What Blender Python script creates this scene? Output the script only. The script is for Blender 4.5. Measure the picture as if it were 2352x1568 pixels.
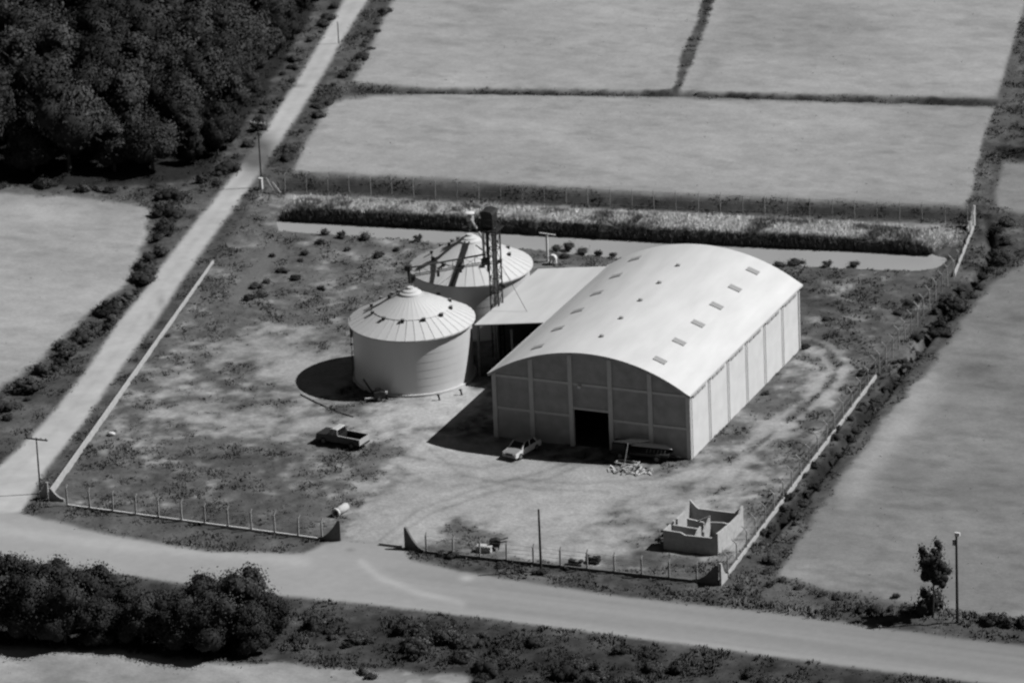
import bpy, math, random
import numpy as np
from mathutils import Vector, Matrix
random.seed(7); rng = np.random.default_rng(7)
for o in list(bpy.data.objects): bpy.data.objects.remove(o)
S = bpy.context.scene; COL = S.collection; PI = math.pi

# ------------------------------------------------------------------ camera
F = 12530.92; YAW, PIT, ROLL = -0.4105, 0.3646, -0.0436; TX, TY, DIST = -8.0902, 23.7895, 539.555
_f = np.array([math.sin(YAW)*math.cos(PIT), math.cos(YAW)*math.cos(PIT), -math.sin(PIT)])
_r0 = np.array([math.cos(YAW), -math.sin(YAW), 0.0]); _u0 = np.cross(_r0, _f)
_r = _r0*math.cos(ROLL)+_u0*math.sin(ROLL); _u = -_r0*math.sin(ROLL)+_u0*math.cos(ROLL)
CAMP = np.array([TX, TY, 0.0]) - _f*DIST
cd = bpy.data.cameras.new('camera'); cam = bpy.data.objects.new('camera', cd); COL.objects.link(cam)
m = Matrix.Identity(4)
for i in range(3): m[i][0] = _r[i]; m[i][1] = _u[i]; m[i][2] = -_f[i]; m[i][3] = CAMP[i]
cam.matrix_world = m; cd.sensor_width = 36; cd.lens = F/2352*36; cd.clip_start = 5; cd.clip_end = 20000
S.camera = cam
cd.dof.use_dof = True; cd.dof.focus_distance = 300; cd.dof.aperture_fstop = 1.05      # the old lens is a little soft

# ------------------------------------------------------------------ light
SUN_EL = math.radians(47.2); SUN_AZ = math.atan2(0.895, 0.445)
tosun = Vector((math.sin(SUN_AZ)*math.cos(SUN_EL), math.cos(SUN_AZ)*math.cos(SUN_EL), math.sin(SUN_EL)))
w = bpy.data.worlds.new('World'); S.world = w; w.use_nodes = True; nt = w.node_tree; nt.nodes.clear()
sky = nt.nodes.new('ShaderNodeTexSky'); sky.sky_type = 'NISHITA'; sky.sun_disc = False; sky.air_density = .7; sky.dust_density = .3; sky.ozone_density = 3
sky.sun_elevation = SUN_EL; sky.sun_rotation = SUN_AZ
bw = nt.nodes.new('ShaderNodeSeparateColor')   # black and white film behind a red filter: only the red of the sky light counts
bw.mode = 'RGB'; bg = nt.nodes.new('ShaderNodeBackground'); wo = nt.nodes.new('ShaderNodeOutputWorld')
nt.links.new(sky.outputs[0], bw.inputs[0]); nt.links.new(bw.outputs[0], bg.inputs[0]); nt.links.new(bg.outputs[0], wo.inputs[0])
bg.inputs[1].default_value = 0.05
sd = bpy.data.lights.new('sun', 'SUN'); sd.energy = 5.0; sd.angle = math.radians(0.5); sd.color = (1, 1, 1)
so = bpy.data.objects.new('sun', sd); COL.objects.link(so); so.location = (60, 40, 80)
so.rotation_euler = tosun.to_track_quat('Z', 'Y').to_euler()
S.view_settings.view_transform = 'Standard'; S.view_settings.look = 'None'; S.view_settings.exposure = 0.50
S.view_settings.gamma = 1; S.view_settings.use_curve_mapping = False
try: S.cycles.filter_width = 2.0
except Exception: pass

# ------------------------------------------------------------------ helpers
def P(px, py, z=0.0):                      # a point of the photograph (2352 x 1568) on the level z
    v = _f + _r*(px-1176)/F - _u*(py-784)/F
    t = (z-CAMP[2])/v[2]; return CAMP+v*t
def topx(X, Y):                            # ground points -> photograph
    v = np.stack([X-CAMP[0], Y-CAMP[1], np.zeros_like(X)-CAMP[2]], -1); z = v@_f
    return 1176+F*(v@_r)/z, 784-F*(v@_u)/z
def lin(v):
    v = v/255.0; return np.where(v <= .04045, v/12.92, ((v+.055)/1.055)**2.4)
def tag(o, label=None, cat=None, group=None, kind=None):
    if label: o['label'] = label
    if cat: o['category'] = cat
    if group: o['group'] = group
    if kind: o['kind'] = kind
    return o
def empty(name, loc, rz=0, label=None, cat=None, group=None):
    o = bpy.data.objects.new(name, None); COL.objects.link(o); o.location = loc; o.rotation_euler = (0, 0, rz); o.empty_display_size = .5
    return tag(o, label, cat, group)
def children(o): return [c for c in bpy.data.objects if c.parent == o]
def put(name, me, parent=None, loc=None):
    o = bpy.data.objects.new(name, me); COL.objects.link(o)
    if parent: o.parent = parent
    if loc is not None: o.location = loc
    return o
def mesh_np(name, V, Fc, mat, tone=None, smooth=False, normals=None):      # V (n,3), Fc (m,k) arrays
    me = bpy.data.meshes.new(name); V = np.ascontiguousarray(V, np.float32); Fc = np.ascontiguousarray(Fc, np.int32)
    k = Fc.shape[1]; me.vertices.add(len(V)); me.vertices.foreach_set('co', V.ravel())
    me.loops.add(Fc.size); me.loops.foreach_set('vertex_index', Fc.ravel())
    me.polygons.add(len(Fc)); me.polygons.foreach_set('loop_start', np.arange(0, Fc.size, k, dtype=np.int32))
    me.polygons.foreach_set('use_smooth', np.full(len(Fc), smooth))
    if tone is not None:
        a = me.attributes.new('tone', 'FLOAT', 'POINT'); a.data.foreach_set('value', np.ascontiguousarray(tone, np.float32))
    me.update(calc_edges=True); me.materials.append(mat)
    if normals is not None: me.polygons.foreach_set('use_smooth', np.full(len(Fc), True)); me.normals_split_custom_set_from_vertices(np.ascontiguousarray(normals, np.float32))
    return me
class MB:
    def __init__(s): s.v = []; s.f = []
    def box(s, c, d, rz=0, M=None):
        b = len(s.v); cx, cy, cz = c; dx, dy, dz = [k/2 for k in d]; cr, sr = math.cos(rz), math.sin(rz)
        for x, y, z in ((-1,-1,-1),(1,-1,-1),(1,1,-1),(-1,1,-1),(-1,-1,1),(1,-1,1),(1,1,1),(-1,1,1)):
            p = Vector((x*dx, y*dy, z*dz))
            if M is not None: p = M @ p
            s.v.append((cx+p.x*cr-p.y*sr, cy+p.x*sr+p.y*cr, cz+p.z))
        s.f += [[b+i for i in q] for q in ((0,3,2,1),(4,5,6,7),(0,1,5,4),(1,2,6,5),(2,3,7,6),(3,0,4,7))]; return s
    def tube(s, a, b, r, r2=None, n=8):
        r2 = r if r2 is None else r2; a = Vector(a); b = Vector(b); d = (b-a).normalized()
        u = d.orthogonal().normalized(); v = d.cross(u); k = len(s.v)
        for p, rr in ((a, r), (b, r2)):
            for i in range(n):
                t = 2*PI*i/n; s.v.append(tuple(p+(u*math.cos(t)+v*math.sin(t))*rr))
        for i in range(n): j = (i+1) % n; s.f.append([k+i, k+j, k+n+j, k+n+i])
        s.f.append([k+i for i in range(n)][::-1]); s.f.append([k+n+i for i in range(n)]); return s
    def bar(s, a, b, wd, ht=None):
        ht = wd if ht is None else ht; a = Vector(a); b = Vector(b); d = (b-a).normalized()
        u = d.cross(Vector((0, 0, 1)))
        u = Vector((1, 0, 0)) if u.length < 1e-3 else u.normalized()
        v = u.cross(d); k = len(s.v)
        for p in (a, b):
            for x, y in ((-1,-1),(1,-1),(1,1),(-1,1)): s.v.append(tuple(p+u*x*wd/2+v*y*ht/2))
        s.f += [[k,k+1,k+5,k+4],[k+1,k+2,k+6,k+5],[k+2,k+3,k+7,k+6],[k+3,k,k+4,k+7],[k+3,k+2,k+1,k],[k+4,k+5,k+6,k+7]]; return s
    def prism(s, pts, ax, a, b):            # polygon pts in the plane normal to axis ax, from a to b
        k = len(s.v); n = len(pts)
        for q in (a, b):
            for p in pts:
                s.v.append((q, p[0], p[1]) if ax == 'x' else (p[0], q, p[1]) if ax == 'y' else (p[0], p[1], q))
        for i in range(n): j = (i+1) % n; s.f.append([k+i, k+j, k+n+j, k+n+i])
        s.f.append([k+i for i in range(n)][::-1]); s.f.append([k+n+i for i in range(n)]); return s
    def lathe(s, prof, c=(0, 0), n=32):
        k = len(s.v)
        for r, z in prof:
            for i in range(n): t = 2*PI*i/n; s.v.append((c[0]+r*math.cos(t), c[1]+r*math.sin(t), z))
        for j in range(len(prof)-1):
            for i in range(n): i2 = (i+1) % n; s.f.append([k+j*n+i, k+j*n+i2, k+(j+1)*n+i2, k+(j+1)*n+i])
        return s
    def mesh(s, name, mat, smooth=False):
        me = bpy.data.meshes.new(name); me.from_pydata(s.v, [], s.f); me.materials.append(mat)
        if smooth: me.polygons.foreach_set('use_smooth', [True]*len(me.polygons))
        me.update(); return me
    def build(s, name, mat, parent=None, smooth=False, loc=None):
        return put(name, s.mesh(name, mat, smooth), parent, loc)

# ------------------------------------------------------------------ noise (numpy value noise)
def vnoise(x, y, seed=0):
    xi = np.floor(x).astype(np.int64); yi = np.floor(y).astype(np.int64); fx = x-xi; fy = y-yi
    fx = fx*fx*(3-2*fx); fy = fy*fy*(3-2*fy)
    def h(a, b):
        n = (a*374761393 + b*668265263 + seed*1442695041) & 0x7fffffff
        n = ((n ^ (n >> 13))*1274126177) & 0x7fffffff; n = n ^ (n >> 16); return (n & 0xffff)/65535.0
    return (h(xi, yi)*(1-fx)+h(xi+1, yi)*fx)*(1-fy)+(h(xi, yi+1)*(1-fx)+h(xi+1, yi+1)*fx)*fy
def fbm(x, y, sc, o=4, seed=0):
    a = 0; amp = .5; tot = 0
    for i in range(o): a = a+amp*vnoise(x/sc+31.7*i, y/sc-17.3*i, seed+i); tot += amp; amp *= .55; sc *= .5
    return a/tot
def sstep(a, b, x): t = np.clip((x-a)/(b-a), 0, 1); return t*t*(3-2*t)
def seg_d(px, py, a, b):
    ax, ay = a; bx, by = b; dx, dy = bx-ax, by-ay; t = np.clip(((px-ax)*dx+(py-ay)*dy)/(dx*dx+dy*dy+1e-9), 0, 1)
    return np.hypot(px-ax-dx*t, py-ay-dy*t), t
def sdpoly(px, py, pts):                    # signed distance, negative inside
    d = np.full(px.shape, 1e9); ins = np.zeros(px.shape, bool); n = len(pts)
    for i in range(n):
        a, b = pts[i], pts[(i+1) % n]; d = np.minimum(d, seg_d(px, py, a, b)[0])
        c = ((a[1] > py) != (b[1] > py)); xx = (b[0]-a[0])*(py-a[1])/((b[1]-a[1]) or 1e-9)+a[0]; ins ^= c & (px < xx)
    return np.where(ins, -d, d)
def polyd(px, py, pts, ws=None):            # distance to a polyline minus its half width (interpolated)
    d = np.full(px.shape, 1e9)
    for i in range(len(pts)-1):
        dd, t = seg_d(px, py, pts[i][:2], pts[i+1][:2])
        if ws is not None: dd = dd-(ws[i]+(ws[i+1]-ws[i])*t)
        d = np.minimum(d, dd)
    return d

# ------------------------------------------------------------------ materials (the photograph is black and white: every colour is a grey)
KALB = .6      # every surface keeps a true, fairly low albedo; the exposure makes up for it
def mat(name, v, rough=.85, metal=0, var=.12, scale=3.0, bump=0.0, bscale=40, attr=False, objvar=0.0, spec=.3, stretch=None, coords='Object'):
    v = v*KALB
    M_ = bpy.data.materials.new(name); M_.use_nodes = True; t = M_.node_tree; b = t.nodes['Principled BSDF']
    b.inputs['Roughness'].default_value = rough; b.inputs['Metallic'].default_value = metal; b.inputs['Specular IOR Level'].default_value = spec
    tc = t.nodes.new('ShaderNodeTexCoord'); nz = t.nodes.new('ShaderNodeTexNoise'); nz.inputs['Scale'].default_value = scale; nz.inputs['Detail'].default_value = 5
    src = tc.outputs[coords]
    if stretch:
        mp = t.nodes.new('ShaderNodeMapping'); mp.inputs['Scale'].default_value = stretch; t.links.new(src, mp.inputs[0]); src = mp.outputs[0]
    t.links.new(src, nz.inputs['Vector'])
    mr = t.nodes.new('ShaderNodeMapRange'); mr.inputs[1].default_value = .3; mr.inputs[2].default_value = .7
    mr.inputs[3].default_value = 1-var; mr.inputs[4].default_value = 1+var; t.links.new(nz.outputs[0], mr.inputs[0])
    mul = t.nodes.new('ShaderNodeMath'); mul.operation = 'MULTIPLY'; t.links.new(mr.outputs[0], mul.inputs[0])
    if attr:
        at = t.nodes.new('ShaderNodeAttribute'); at.attribute_name = 'tone'; t.links.new(at.outputs['Fac'], mul.inputs[1])
    else: mul.inputs[1].default_value = v
    out = mul
    if attr and v != 1:
        m2 = t.nodes.new('ShaderNodeMath'); m2.operation = 'MULTIPLY'; t.links.new(out.outputs[0], m2.inputs[0]); m2.inputs[1].default_value = v; out = m2
    if objvar:
        oi = t.nodes.new('ShaderNodeObjectInfo'); r2 = t.nodes.new('ShaderNodeMapRange'); r2.inputs[3].default_value = 1-objvar; r2.inputs[4].default_value = 1+objvar
        t.links.new(oi.outputs['Random'], r2.inputs[0]); m3 = t.nodes.new('ShaderNodeMath'); m3.operation = 'MULTIPLY'
        t.links.new(out.outputs[0], m3.inputs[0]); t.links.new(r2.outputs[0], m3.inputs[1]); out = m3
    t.links.new(out.outputs[0], b.inputs['Base Color'])
    if bump:
        n2 = t.nodes.new('ShaderNodeTexNoise'); n2.inputs['Scale'].default_value = bscale; t.links.new(tc.outputs[coords], n2.inputs['Vector'])
        bp = t.nodes.new('ShaderNodeBump'); bp.inputs['Strength'].default_value = bump; bp.inputs['Distance'].default_value = .1
        t.links.new(n2.outputs[0], bp.inputs['Height']); t.links.new(bp.outputs[0], b.inputs['Normal'])
    return M_
M = dict(
    ground=mat('ground', 1, .95, var=.15, scale=2.6, bump=.35, bscale=4, attr=True, spec=.05),
    grow=mat('field_ground', 1, .95, var=.09, scale=2.8, bump=.2, bscale=4, attr=True, spec=.05, stretch=(.8, 1.15, 1)),
    road=mat('road_surface', 1, .9, var=.035, scale=1.2, bump=.08, bscale=5, attr=True, spec=.1),
    blade=mat('grass_blades', 1, .9, var=.05, attr=True, spec=.05),
    water=mat('pond_water', .38, .12, var=.05, scale=.15, bump=.02, bscale=2, spec=.5),
    leaf=mat('leaves', .031, .75, var=.2, scale=.9, attr=True, objvar=.5, spec=.12),
    leafd=mat('dark_leaves', .032, .8, var=.2, scale=.9, attr=True, objvar=.25, spec=.15),
    shrub=mat('shrub_leaves', .062, .85, var=.25, scale=1.5, attr=True, objvar=.4, spec=.1),
    core=mat('inner_foliage', .018, .95, var=.3, scale=2),
    bark=mat('bark', .07, .95, var=.3, scale=6),
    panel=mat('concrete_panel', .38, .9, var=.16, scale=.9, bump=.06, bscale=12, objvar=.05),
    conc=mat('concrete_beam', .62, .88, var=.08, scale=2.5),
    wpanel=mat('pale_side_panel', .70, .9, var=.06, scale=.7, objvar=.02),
    roof=mat('roof_sheet', .64, .6, var=.07, scale=.7, stretch=(1, .25, 1), bump=.03, bscale=9),
    skyl=mat('skylight_sheet', .34, .5, var=.05),
    dark=mat('dark_paint', .022, .6, var=.2),
    steel=mat('dark_steel', .03, .55, .2, var=.3, scale=5),
    galv=mat('galvanised_wall', .80, .42, .2, var=.05, scale=.6, stretch=(1, 1, .2)),
    galvr=mat('galvanised_roof', .64, .6, .1, var=.05, scale=.8),
    tubem=mat('pale_tube', .5, .5, .3, var=.1),
    pole=mat('weathered_wood', .045, .9, var=.3, scale=8),
    white=mat('white_paint', .75, .7, var=.05),
    conc_shade=mat('shade_dark_concrete', .14, .95, var=.2, scale=3),  # shade of the front-facing walls painted into a darker concrete
    plaster=mat('raw_plaster', .46, .9, var=.14, scale=2.5, bump=.1, bscale=10),
    post=mat('fence_concrete', .34, .9, var=.1, scale=4),
    wire=mat('fence_wire', .3, .6, .5),
    glass=mat('vehicle_glass', .012, .08, spec=.6),
    tyre=mat('tyre_rubber', .02, .9), hub=mat('wheel_hub', .35, .5),
    carb=mat('grey_car_paint', .28, .3, var=.04, spec=.5), carglare=mat('sun_glare_car_paint', .8, .3, var=.04, spec=.5),  # sun glare on the car's sides put into the pale body tone
    truckd=mat('dark_truck_paint', .028, .35, var=.1, spec=.5), truckw=mat('pale_truck_paint', .5, .4, var=.05),
    board=mat('pale_board', .5, .9, var=.2, scale=6), stain=mat('weathered_board', .2, .9, var=.3, scale=6),
    brick=mat('pale_brick', .4, .9, var=.15, scale=5), floor=mat('interior_floor', .04, .9),
)

# ------------------------------------------------------------------ outline of the place (photograph pixels, turned into ground points)
R_L = [(812,-40),(690,170),(600,310),(545,390),(455,500),(370,610),(270,740),(190,860),(100,970),(20,1050),(-90,1140)]
R_R = [(872,-40),(790,90),(720,210),(650,320),(575,430),(500,530),(430,630),(350,750),(270,860),(183,985),(110,1075),(72,1140),(50,1178)]
DIRT = R_L+[(-90,1200),(50,1178)][:1]+[(50,1178)]+R_R[::-1][1:]
H_U = [(-200,1165),(50,1178),(200,1215),(350,1245),(480,1265),(700,1270),(735,1252),(788,1238),(928,1252),(950,1285),(1060,1312),(1180,1330),(1400,1365),(1600,1387),(1800,1408),(2000,1437),(2200,1464),(2500,1500)]
H_L = [(2500,1600),(2000,1537),(1700,1497),(1400,1457),(1100,1417),(850,1388),(650,1368),(500,1352),(300,1322),(0,1280),(-200,1255)]
ROADH = H_U+H_L
LF = [(-200,425),(0,440),(180,450),(330,470),(352,492),(325,560),(300,640),(205,720),(135,790),(65,850),(0,890),(-200,1010)]
RF = [(2600,560),(2352,605),(2280,650),(2200,750),(2130,850),(2030,960),(1930,1100),(1850,1220),(1785,1325),(1900,1352),(2100,1395),(2352,1425),(2700,1460)]
NF = [(2305,372),(2600,400),(2600,500),(2352,492),(2290,480),(2285,440)]
TF = [(930,-60),(850,110),(808,190),(1000,205),(2290,228),(2330,100),(2380,-60)]
MF = [(790,225),(755,240),(700,330),(670,395),(1000,412),(1500,445),(2215,475),(2240,440),(2265,300),(2292,245),(1500,222),(1000,212)]
SF = [(-200,1468),(0,1482),(300,1492),(400,1512),(640,1522),(900,1538),(1060,1552),(1300,1640),(-200,1640)]
POND = [(640,507),(900,520),(1200,537),(1500,555),(1900,572),(2130,582),(2168,592),(2150,607),(2080,615),(1950,608),(1700,597),(1400,585),(1180,560),(950,545),(760,530),(645,522)]
REED = [(655,487),(900,500),(1200,517),(1500,534),(1800,552),(2000,563),(2130,572)]
YARD = [(100,1150),(780,1240),(930,1255),(1650,1340),(2238,500),(640,445),(600,440),(490,605)]

# ------------------------------------------------------------------ ground grid
def axis(a, b, st, far):
    c = list(np.arange(a, b, st)); g = st; lo = [a]; hi = [c[-1]]
    while lo[0] > -far: g *= 1.28; lo.insert(0, lo[0]-g)
    g = st
    while hi[-1] < far: g *= 1.28; hi.append(hi[-1]+g)
    return np.array(lo[:-1]+c+hi[1:])
STEP = .3
sx = axis(-64, 66, STEP, 4000); ty_ = axis(-92, 128, STEP, 4000)
cy_, sy_ = math.cos(-YAW), math.sin(-YAW)
GS, GT = np.meshgrid(sx, ty_, indexing='xy')
rx, ry = math.cos(YAW), -math.sin(YAW); fx_, fy_ = math.sin(YAW), math.cos(YAW)
GX = TX+GS*rx+GT*fx_; GY = TY+GS*ry+GT*fy_

def fields(X, Y):
    """albedo, height, rough-grass density and region of ground points"""
    px, py = topx(X, Y); near = (np.abs(px-1176) < 1500) & (np.abs(py-784) < 1100)
    nA = fbm(X, Y, 3.0, 4, 1)-.5; nB = fbm(X, Y, 1.1, 3, 9)-.5; nC = fbm(X, Y, 12, 4, 21)-.5; nD = fbm(X+5, Y, 5.0, 4, 33)-.5
    wob = nA*34+nB*16; wobs = nB*12+nA*8
    d = {k: sdpoly(px, py, v) for k, v in dict(dirt=DIRT, high=ROADH, lf=LF, rf=RF, nf=NF, tf=TF, mf=MF, sf=SF, pond=POND, yard=YARD).items()}
    tone = np.full(X.shape, 84.0)+nA*60+nB*42                       # verges and waste ground
    dens = np.full(X.shape, .8)
    # wider tone changes of the verges
    south = sstep(0, 40, py-(1385+.125*(px-850)))*(py > 1200); tone = tone-south*22
    vrg = (py > 1180) & (px < 800); tone = np.where(vrg & (py < 1270), 92+nA*60, tone)
    # --- yard
    ym = sstep(6, -6, d['yard']+wobs*.4)
    blobs = [(600,800,190,50,.75),(740,870,110,45,.95),(560,950,230,34,.62),(730,985,160,30,.75),(430,905,150,60,.45),(690,845,70,40,.6),
             (980,950,130,55,1.1),(1050,900,80,25,.9),(1040,1040,120,40,.85),(1000,1120,160,60,.8),(1200,1110,220,55,1.05),(1320,1100,160,50,.9),
             (900,1170,90,45,.8),(870,1225,90,40,1.3),(1150,1200,180,50,.75),(1350,1230,220,60,.62),(1500,1150,140,70,.66),(1300,1280,200,40,.45),
             (1680,1090,120,45,.72),(1780,990,110,45,.5),(1860,880,70,45,.5),(1640,1170,90,40,.4),(1120,1060,80,40,.9),(960,1210,80,40,.9),(800,830,60,25,.4),(1700,1240,40,60,.7)]
    soil = np.zeros(X.shape)
    for bx, by, ax, ay, k in blobs: soil = soil+k*np.exp(-(((px-bx)/ax)**2+((py-by)/ay)**2))
    for pts, wd, k in (([(1845,775),(1905,790),(1945,830),(1930,880),(1850,950),(1740,1030),(1640,1110)],11,.7),([(1845,800),(1890,815),(1905,850),(1880,890),(1790,960),(1700,1030)],9,.55),
                       ([(850,1235),(930,1160),(1030,1080),(1130,1050)],22,.35)):
        soil = soil+k*np.exp(-(polyd(px, py, pts)/wd)**2)
    tr_ = 0
    for pts in ([(860,1250),(960,1170),(1100,1120),(1240,1085),(1340,1050)],[(885,1252),(985,1180),(1120,1132),(1262,1098),(1372,1052)],[(1040,1115),(1180,1100),(1330,1110),(1500,1100),(1640,1060)],[(960,1010),(1060,1090),(1200,1120),(1400,1130)],[(900,1040),(1000,1060),(1100,1075),(1190,1060)]): tr_ = tr_+np.exp(-(polyd(px, py, pts)/3.5)**2)
    soil = soil-.16*tr_
    for pts, wd, k in (([(1850,760),(1920,780),(1965,820),(1975,880),(1930,930),(1850,1000)],8,.7),([(1860,785),(1900,800),(1925,840),(1905,885),(1820,960),(1720,1040)],4,.5),
                       ([(640,1200),(900,1120),(1020,1090)],16,.3)):
        soil = soil-k*np.exp(-(polyd(px, py, pts)/wd)**2)
    for bx, by, ax, ay, k in ((1040,1218,45,26,.9),(1085,1228,32,18,.7),(1155,1160,50,16,.5),(1480,1075,80,18,.2)): soil = soil-k*np.exp(-(((px-bx)/ax)**2+((py-by)/ay)**2))
    sm = sstep(.05, 1.1, soil+(nA*1.5+nB*1.3)*(.45+.55*np.clip(1.2-soil, 0, 1)))
    grass = 104+nA*44+nB*34-18*np.exp(-(((px-1900)/250)**2+((py-700)/110)**2))-8*(py > 1040)*(px < 700)
    nE = fbm(X, Y, .9, 2, 41)-.5; ytone = grass+nE*26+(163+nC*30+nA*26+nB*24+nE*14+16*np.exp(-(((px-1000)/200)**2+((py-960)/90)**2))-grass-nE*26)*sm-tr_*16*sm
    apr = np.exp(-np.clip((polyd(px, py, [(1000,925),(1080,890),(1120,885)])/26), 0, 9)**2); ytone = ytone+apr*20
    tone = tone*(1-ym)+ytone*ym; dens = dens*(1-ym)+ym*np.clip(.75*(1-sm*1.5), 0, 1)
    tone = tone+60*np.exp(-(polyd(px, py, [(2075,740),(2110,700),(2135,690)])/14)**2)*np.clip(.4+nB*3, 0, 1)
    # smooth patch strip left (px 560-620,600-690)
    s_ = np.exp(-(polyd(px, py, [(630,575),(590,625),(545,680)])/20)**4); tone = tone+(112-tone)*s_*.85; dens = dens*(1-s_)
    # pale line of ground behind the reeds, in front of the back fence
    l_ = np.exp(-(polyd(px, py, [(660,450),(1000,468),(1500,488),(2230,530)])/9)**2); tone = tone+l_*38
    # dark ditch strip at the back fence
    b_ = np.exp(-(polyd(px, py, [(650,423),(1000,438),(1500,466),(2230,496)])/17)**4); tone = tone+(60+nA*30-tone)*b_
    # --- cultivated fields
    reg = np.zeros(X.shape, np.int8)
    rowN = fbm(X*.22, Y*1.1, 2.2, 4, 50)-.5
    for k, base, code in (('lf',166,1),('rf',137,2),('nf',145,3),('tf',163,4),('mf',161,5),('sf',158,6)):
        wv = wobs*1.1 if k in ('tf', 'mf', 'nf') else wob
        mk = sstep(9, -9, d[k]+wv*.8)
        st = base+nC*34-9*sstep(.54, .74, fbm(X*.5, Y*1.3, 1.6, 3, 58))+rowN*14+(fbm(X*.6, Y*1.2, .9, 3, 57)-.5)*16+nB*14+nD*14
        if k == 'lf': st = st-16*np.exp(-(polyd(px, py, [(0,455),(300,475)])/20)**2)
        if k == 'rf':
            st = st+28*np.exp(-(polyd(px, py, [(2130,880),(2050,1000),(1960,1120)])/40)**2)-26*np.exp(-(((px-2245)/60)**2+((py-850)/32)**2))-7*sstep(1400,2352,px)
        if k == 'tf': st = st-14*np.exp(-(((px-1850)/240)**2+((py-90)/60)**2))-16*np.exp(-(polyd(px, py, [(1640,150),(1600,195),(1750,190)])/18)**2)
        if k == 'mf': st = st-18*sstep(340, 460, py-.03*px)
        if k == 'sf': st = st+nA*46-26*sstep(500, 1000, px)*(nA > -.02)
        tone = tone*(1-mk)+st*mk; dens = dens*(1-mk)+mk*.006; reg = np.where(mk > .5, code, reg)
    # --- ditches and field boundaries
    for pts, ws, v, k in (([(800,206),(1000,209),(1550,214),(1900,224),(2300,237)],[7,4,5,5,8],62,1),
                          ([(1645,-60),(1610,60),(1580,130),(1553,212)],[11,11,15,5],84,1),
                          ([(2400,-40),(2345,120),(2310,235),(2285,320),(2262,400),(2250,480)],[26,20,19,24,22,24],92,1),
                          ([(2300,345),(2380,358)],[10,14],50,1),
                          ([(2265,500),(2290,560),(2270,610),(2190,700),(2120,790)],[10,16,14,14,8],58,1),
                          ([(1760,1230),(1850,1130),(1950,990),(2040,890),(2120,800)],[10,12,11,9,6],52,1)):
        dd = polyd(px, py, pts, ws); mk = sstep(5, -5, dd+wobs*.7); tone = tone*(1-mk)+(v+nA*50+nB*30)*mk; dens = np.maximum(dens, mk)*1.0; reg = np.where(mk > .5, 0, reg)
    # --- roads
    dj = d['dirt']+wobs*.55
    mk = sstep(7, -8, dj); og = np.exp(-(((px-588)/40)**2+((py-352)/42)**2))
    rt = 186+nB*18+nC*18+nA*20; ctr = polyd(px, py, [((a[0]+b[0])/2,(a[1]+b[1])/2) for a, b in zip(R_L, R_R)])
    rt = rt-6*np.exp(-(ctr/6)**2)
    for q in ((668,198,30,4,50),(370,690,10,18,30),(345,725,8,12,20),(560,440,20,3,12)): rt = rt-q[4]*np.exp(-(((px-q[0])/q[2])**2+((py-q[1])/q[3])**2))
    rt = rt+(106+nA*40-rt)*np.clip(og*1.5, 0, 1)
    tone = tone*(1-mk)+rt*mk; dens = dens*(1-mk); reg = np.where((mk > .5), 7, reg)
    lane = (py-(1298+.125*(px-850)))                                # pixels below the upper side
    dj = d['high']+wobs*.5
    mk = sstep(6, -6, dj)
    streak = fbm(X*.06, Y*2.2, 2.0, 4, 70)-.5
    ht = 149+streak*24+nB*4+16*np.exp(-((lane-88)/18)**2)+8*np.exp(-((lane-40)/10)**2)-12*sstep(1500,2300,px)
    ht = ht+(163+nC*16+nB*8-ht)*sstep(1150, 650, px+nA*150)
    ht = ht+18*np.exp(-(polyd(px, py, [(830,1290),(870,1325),(960,1360),(1060,1385)])/9)**2)+34*np.exp(-(((px-1072)/16)**2+((py-1328)/7)**2))-24*np.exp(-(((px-805)/10)**2+((py-1262)/5)**2))
    ht = ht+14*np.exp(-(polyd(px, py, [(0,1215),(200,1245),(700,1290)])/14)**2)
    tone = tone*(1-mk)+ht*mk; dens = dens*(1-mk); reg = np.where((mk > .5), 8, reg)
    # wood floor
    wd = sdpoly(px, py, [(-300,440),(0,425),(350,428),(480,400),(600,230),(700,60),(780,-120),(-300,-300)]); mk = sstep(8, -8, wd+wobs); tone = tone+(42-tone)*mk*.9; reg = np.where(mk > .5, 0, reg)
    # --- heights
    rough = np.clip(dens, 0, 1)
    z = (fbm(X, Y, 1.3, 3, 80)-.5)*.34*rough+(fbm(X, Y, .6, 2, 90)-.5)*.16*rough
    z = z+(fbm(X, Y, 2.0, 3, 95)-.5)*.05*(reg != 8)
    for pts, wdt, dep in (([(2270,520),(2280,590),(2190,700),(2110,800),(2035,900),(1950,1000),(1850,1130),(1755,1245)],9,-.9),
                          ([(650,420),(1000,436),(1500,463),(2230,493)],11,-.7),
                          ([(800,206),(1550,214),(2300,237)],5,-.5),
                          ([(350,520),(330,640),(200,780),(60,900)],16,-.35)):
        z = z+dep*np.exp(-(polyd(px, py, pts)/wdt)**2)
    z = z-1.5*sstep(10, -12, d['pond']+wobs*.35)
    tone = np.where(near, tone, 110+nC*60+nA*25); z = np.where(near, z, 0)
    dens = np.where(near, dens, 0); reg = np.where(near, reg, 0)
    return lin(np.clip(tone, 18, 215))*ALB, z, dens, reg, px, py
ALB = .91
tone, GZ, DENS, REG, GPX, GPY = fields(GX, GY)
V = np.stack([GX, GY, GZ], -1).reshape(-1, 3); ny, nx = GX.shape
idx = np.arange(ny*nx).reshape(ny, nx)
Q = np.stack([idx[:-1, :-1], idx[:-1, 1:], idx[1:, 1:], idx[1:, :-1]], -1).reshape(-1, 4)
qr = REG[:-1, :-1].reshape(-1)
names = {0: 'ground', 1: 'field', 2: 'field', 3: 'field', 4: 'field', 5: 'field', 6: 'field', 7: 'dirt_road', 8: 'paved_road'}
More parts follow.
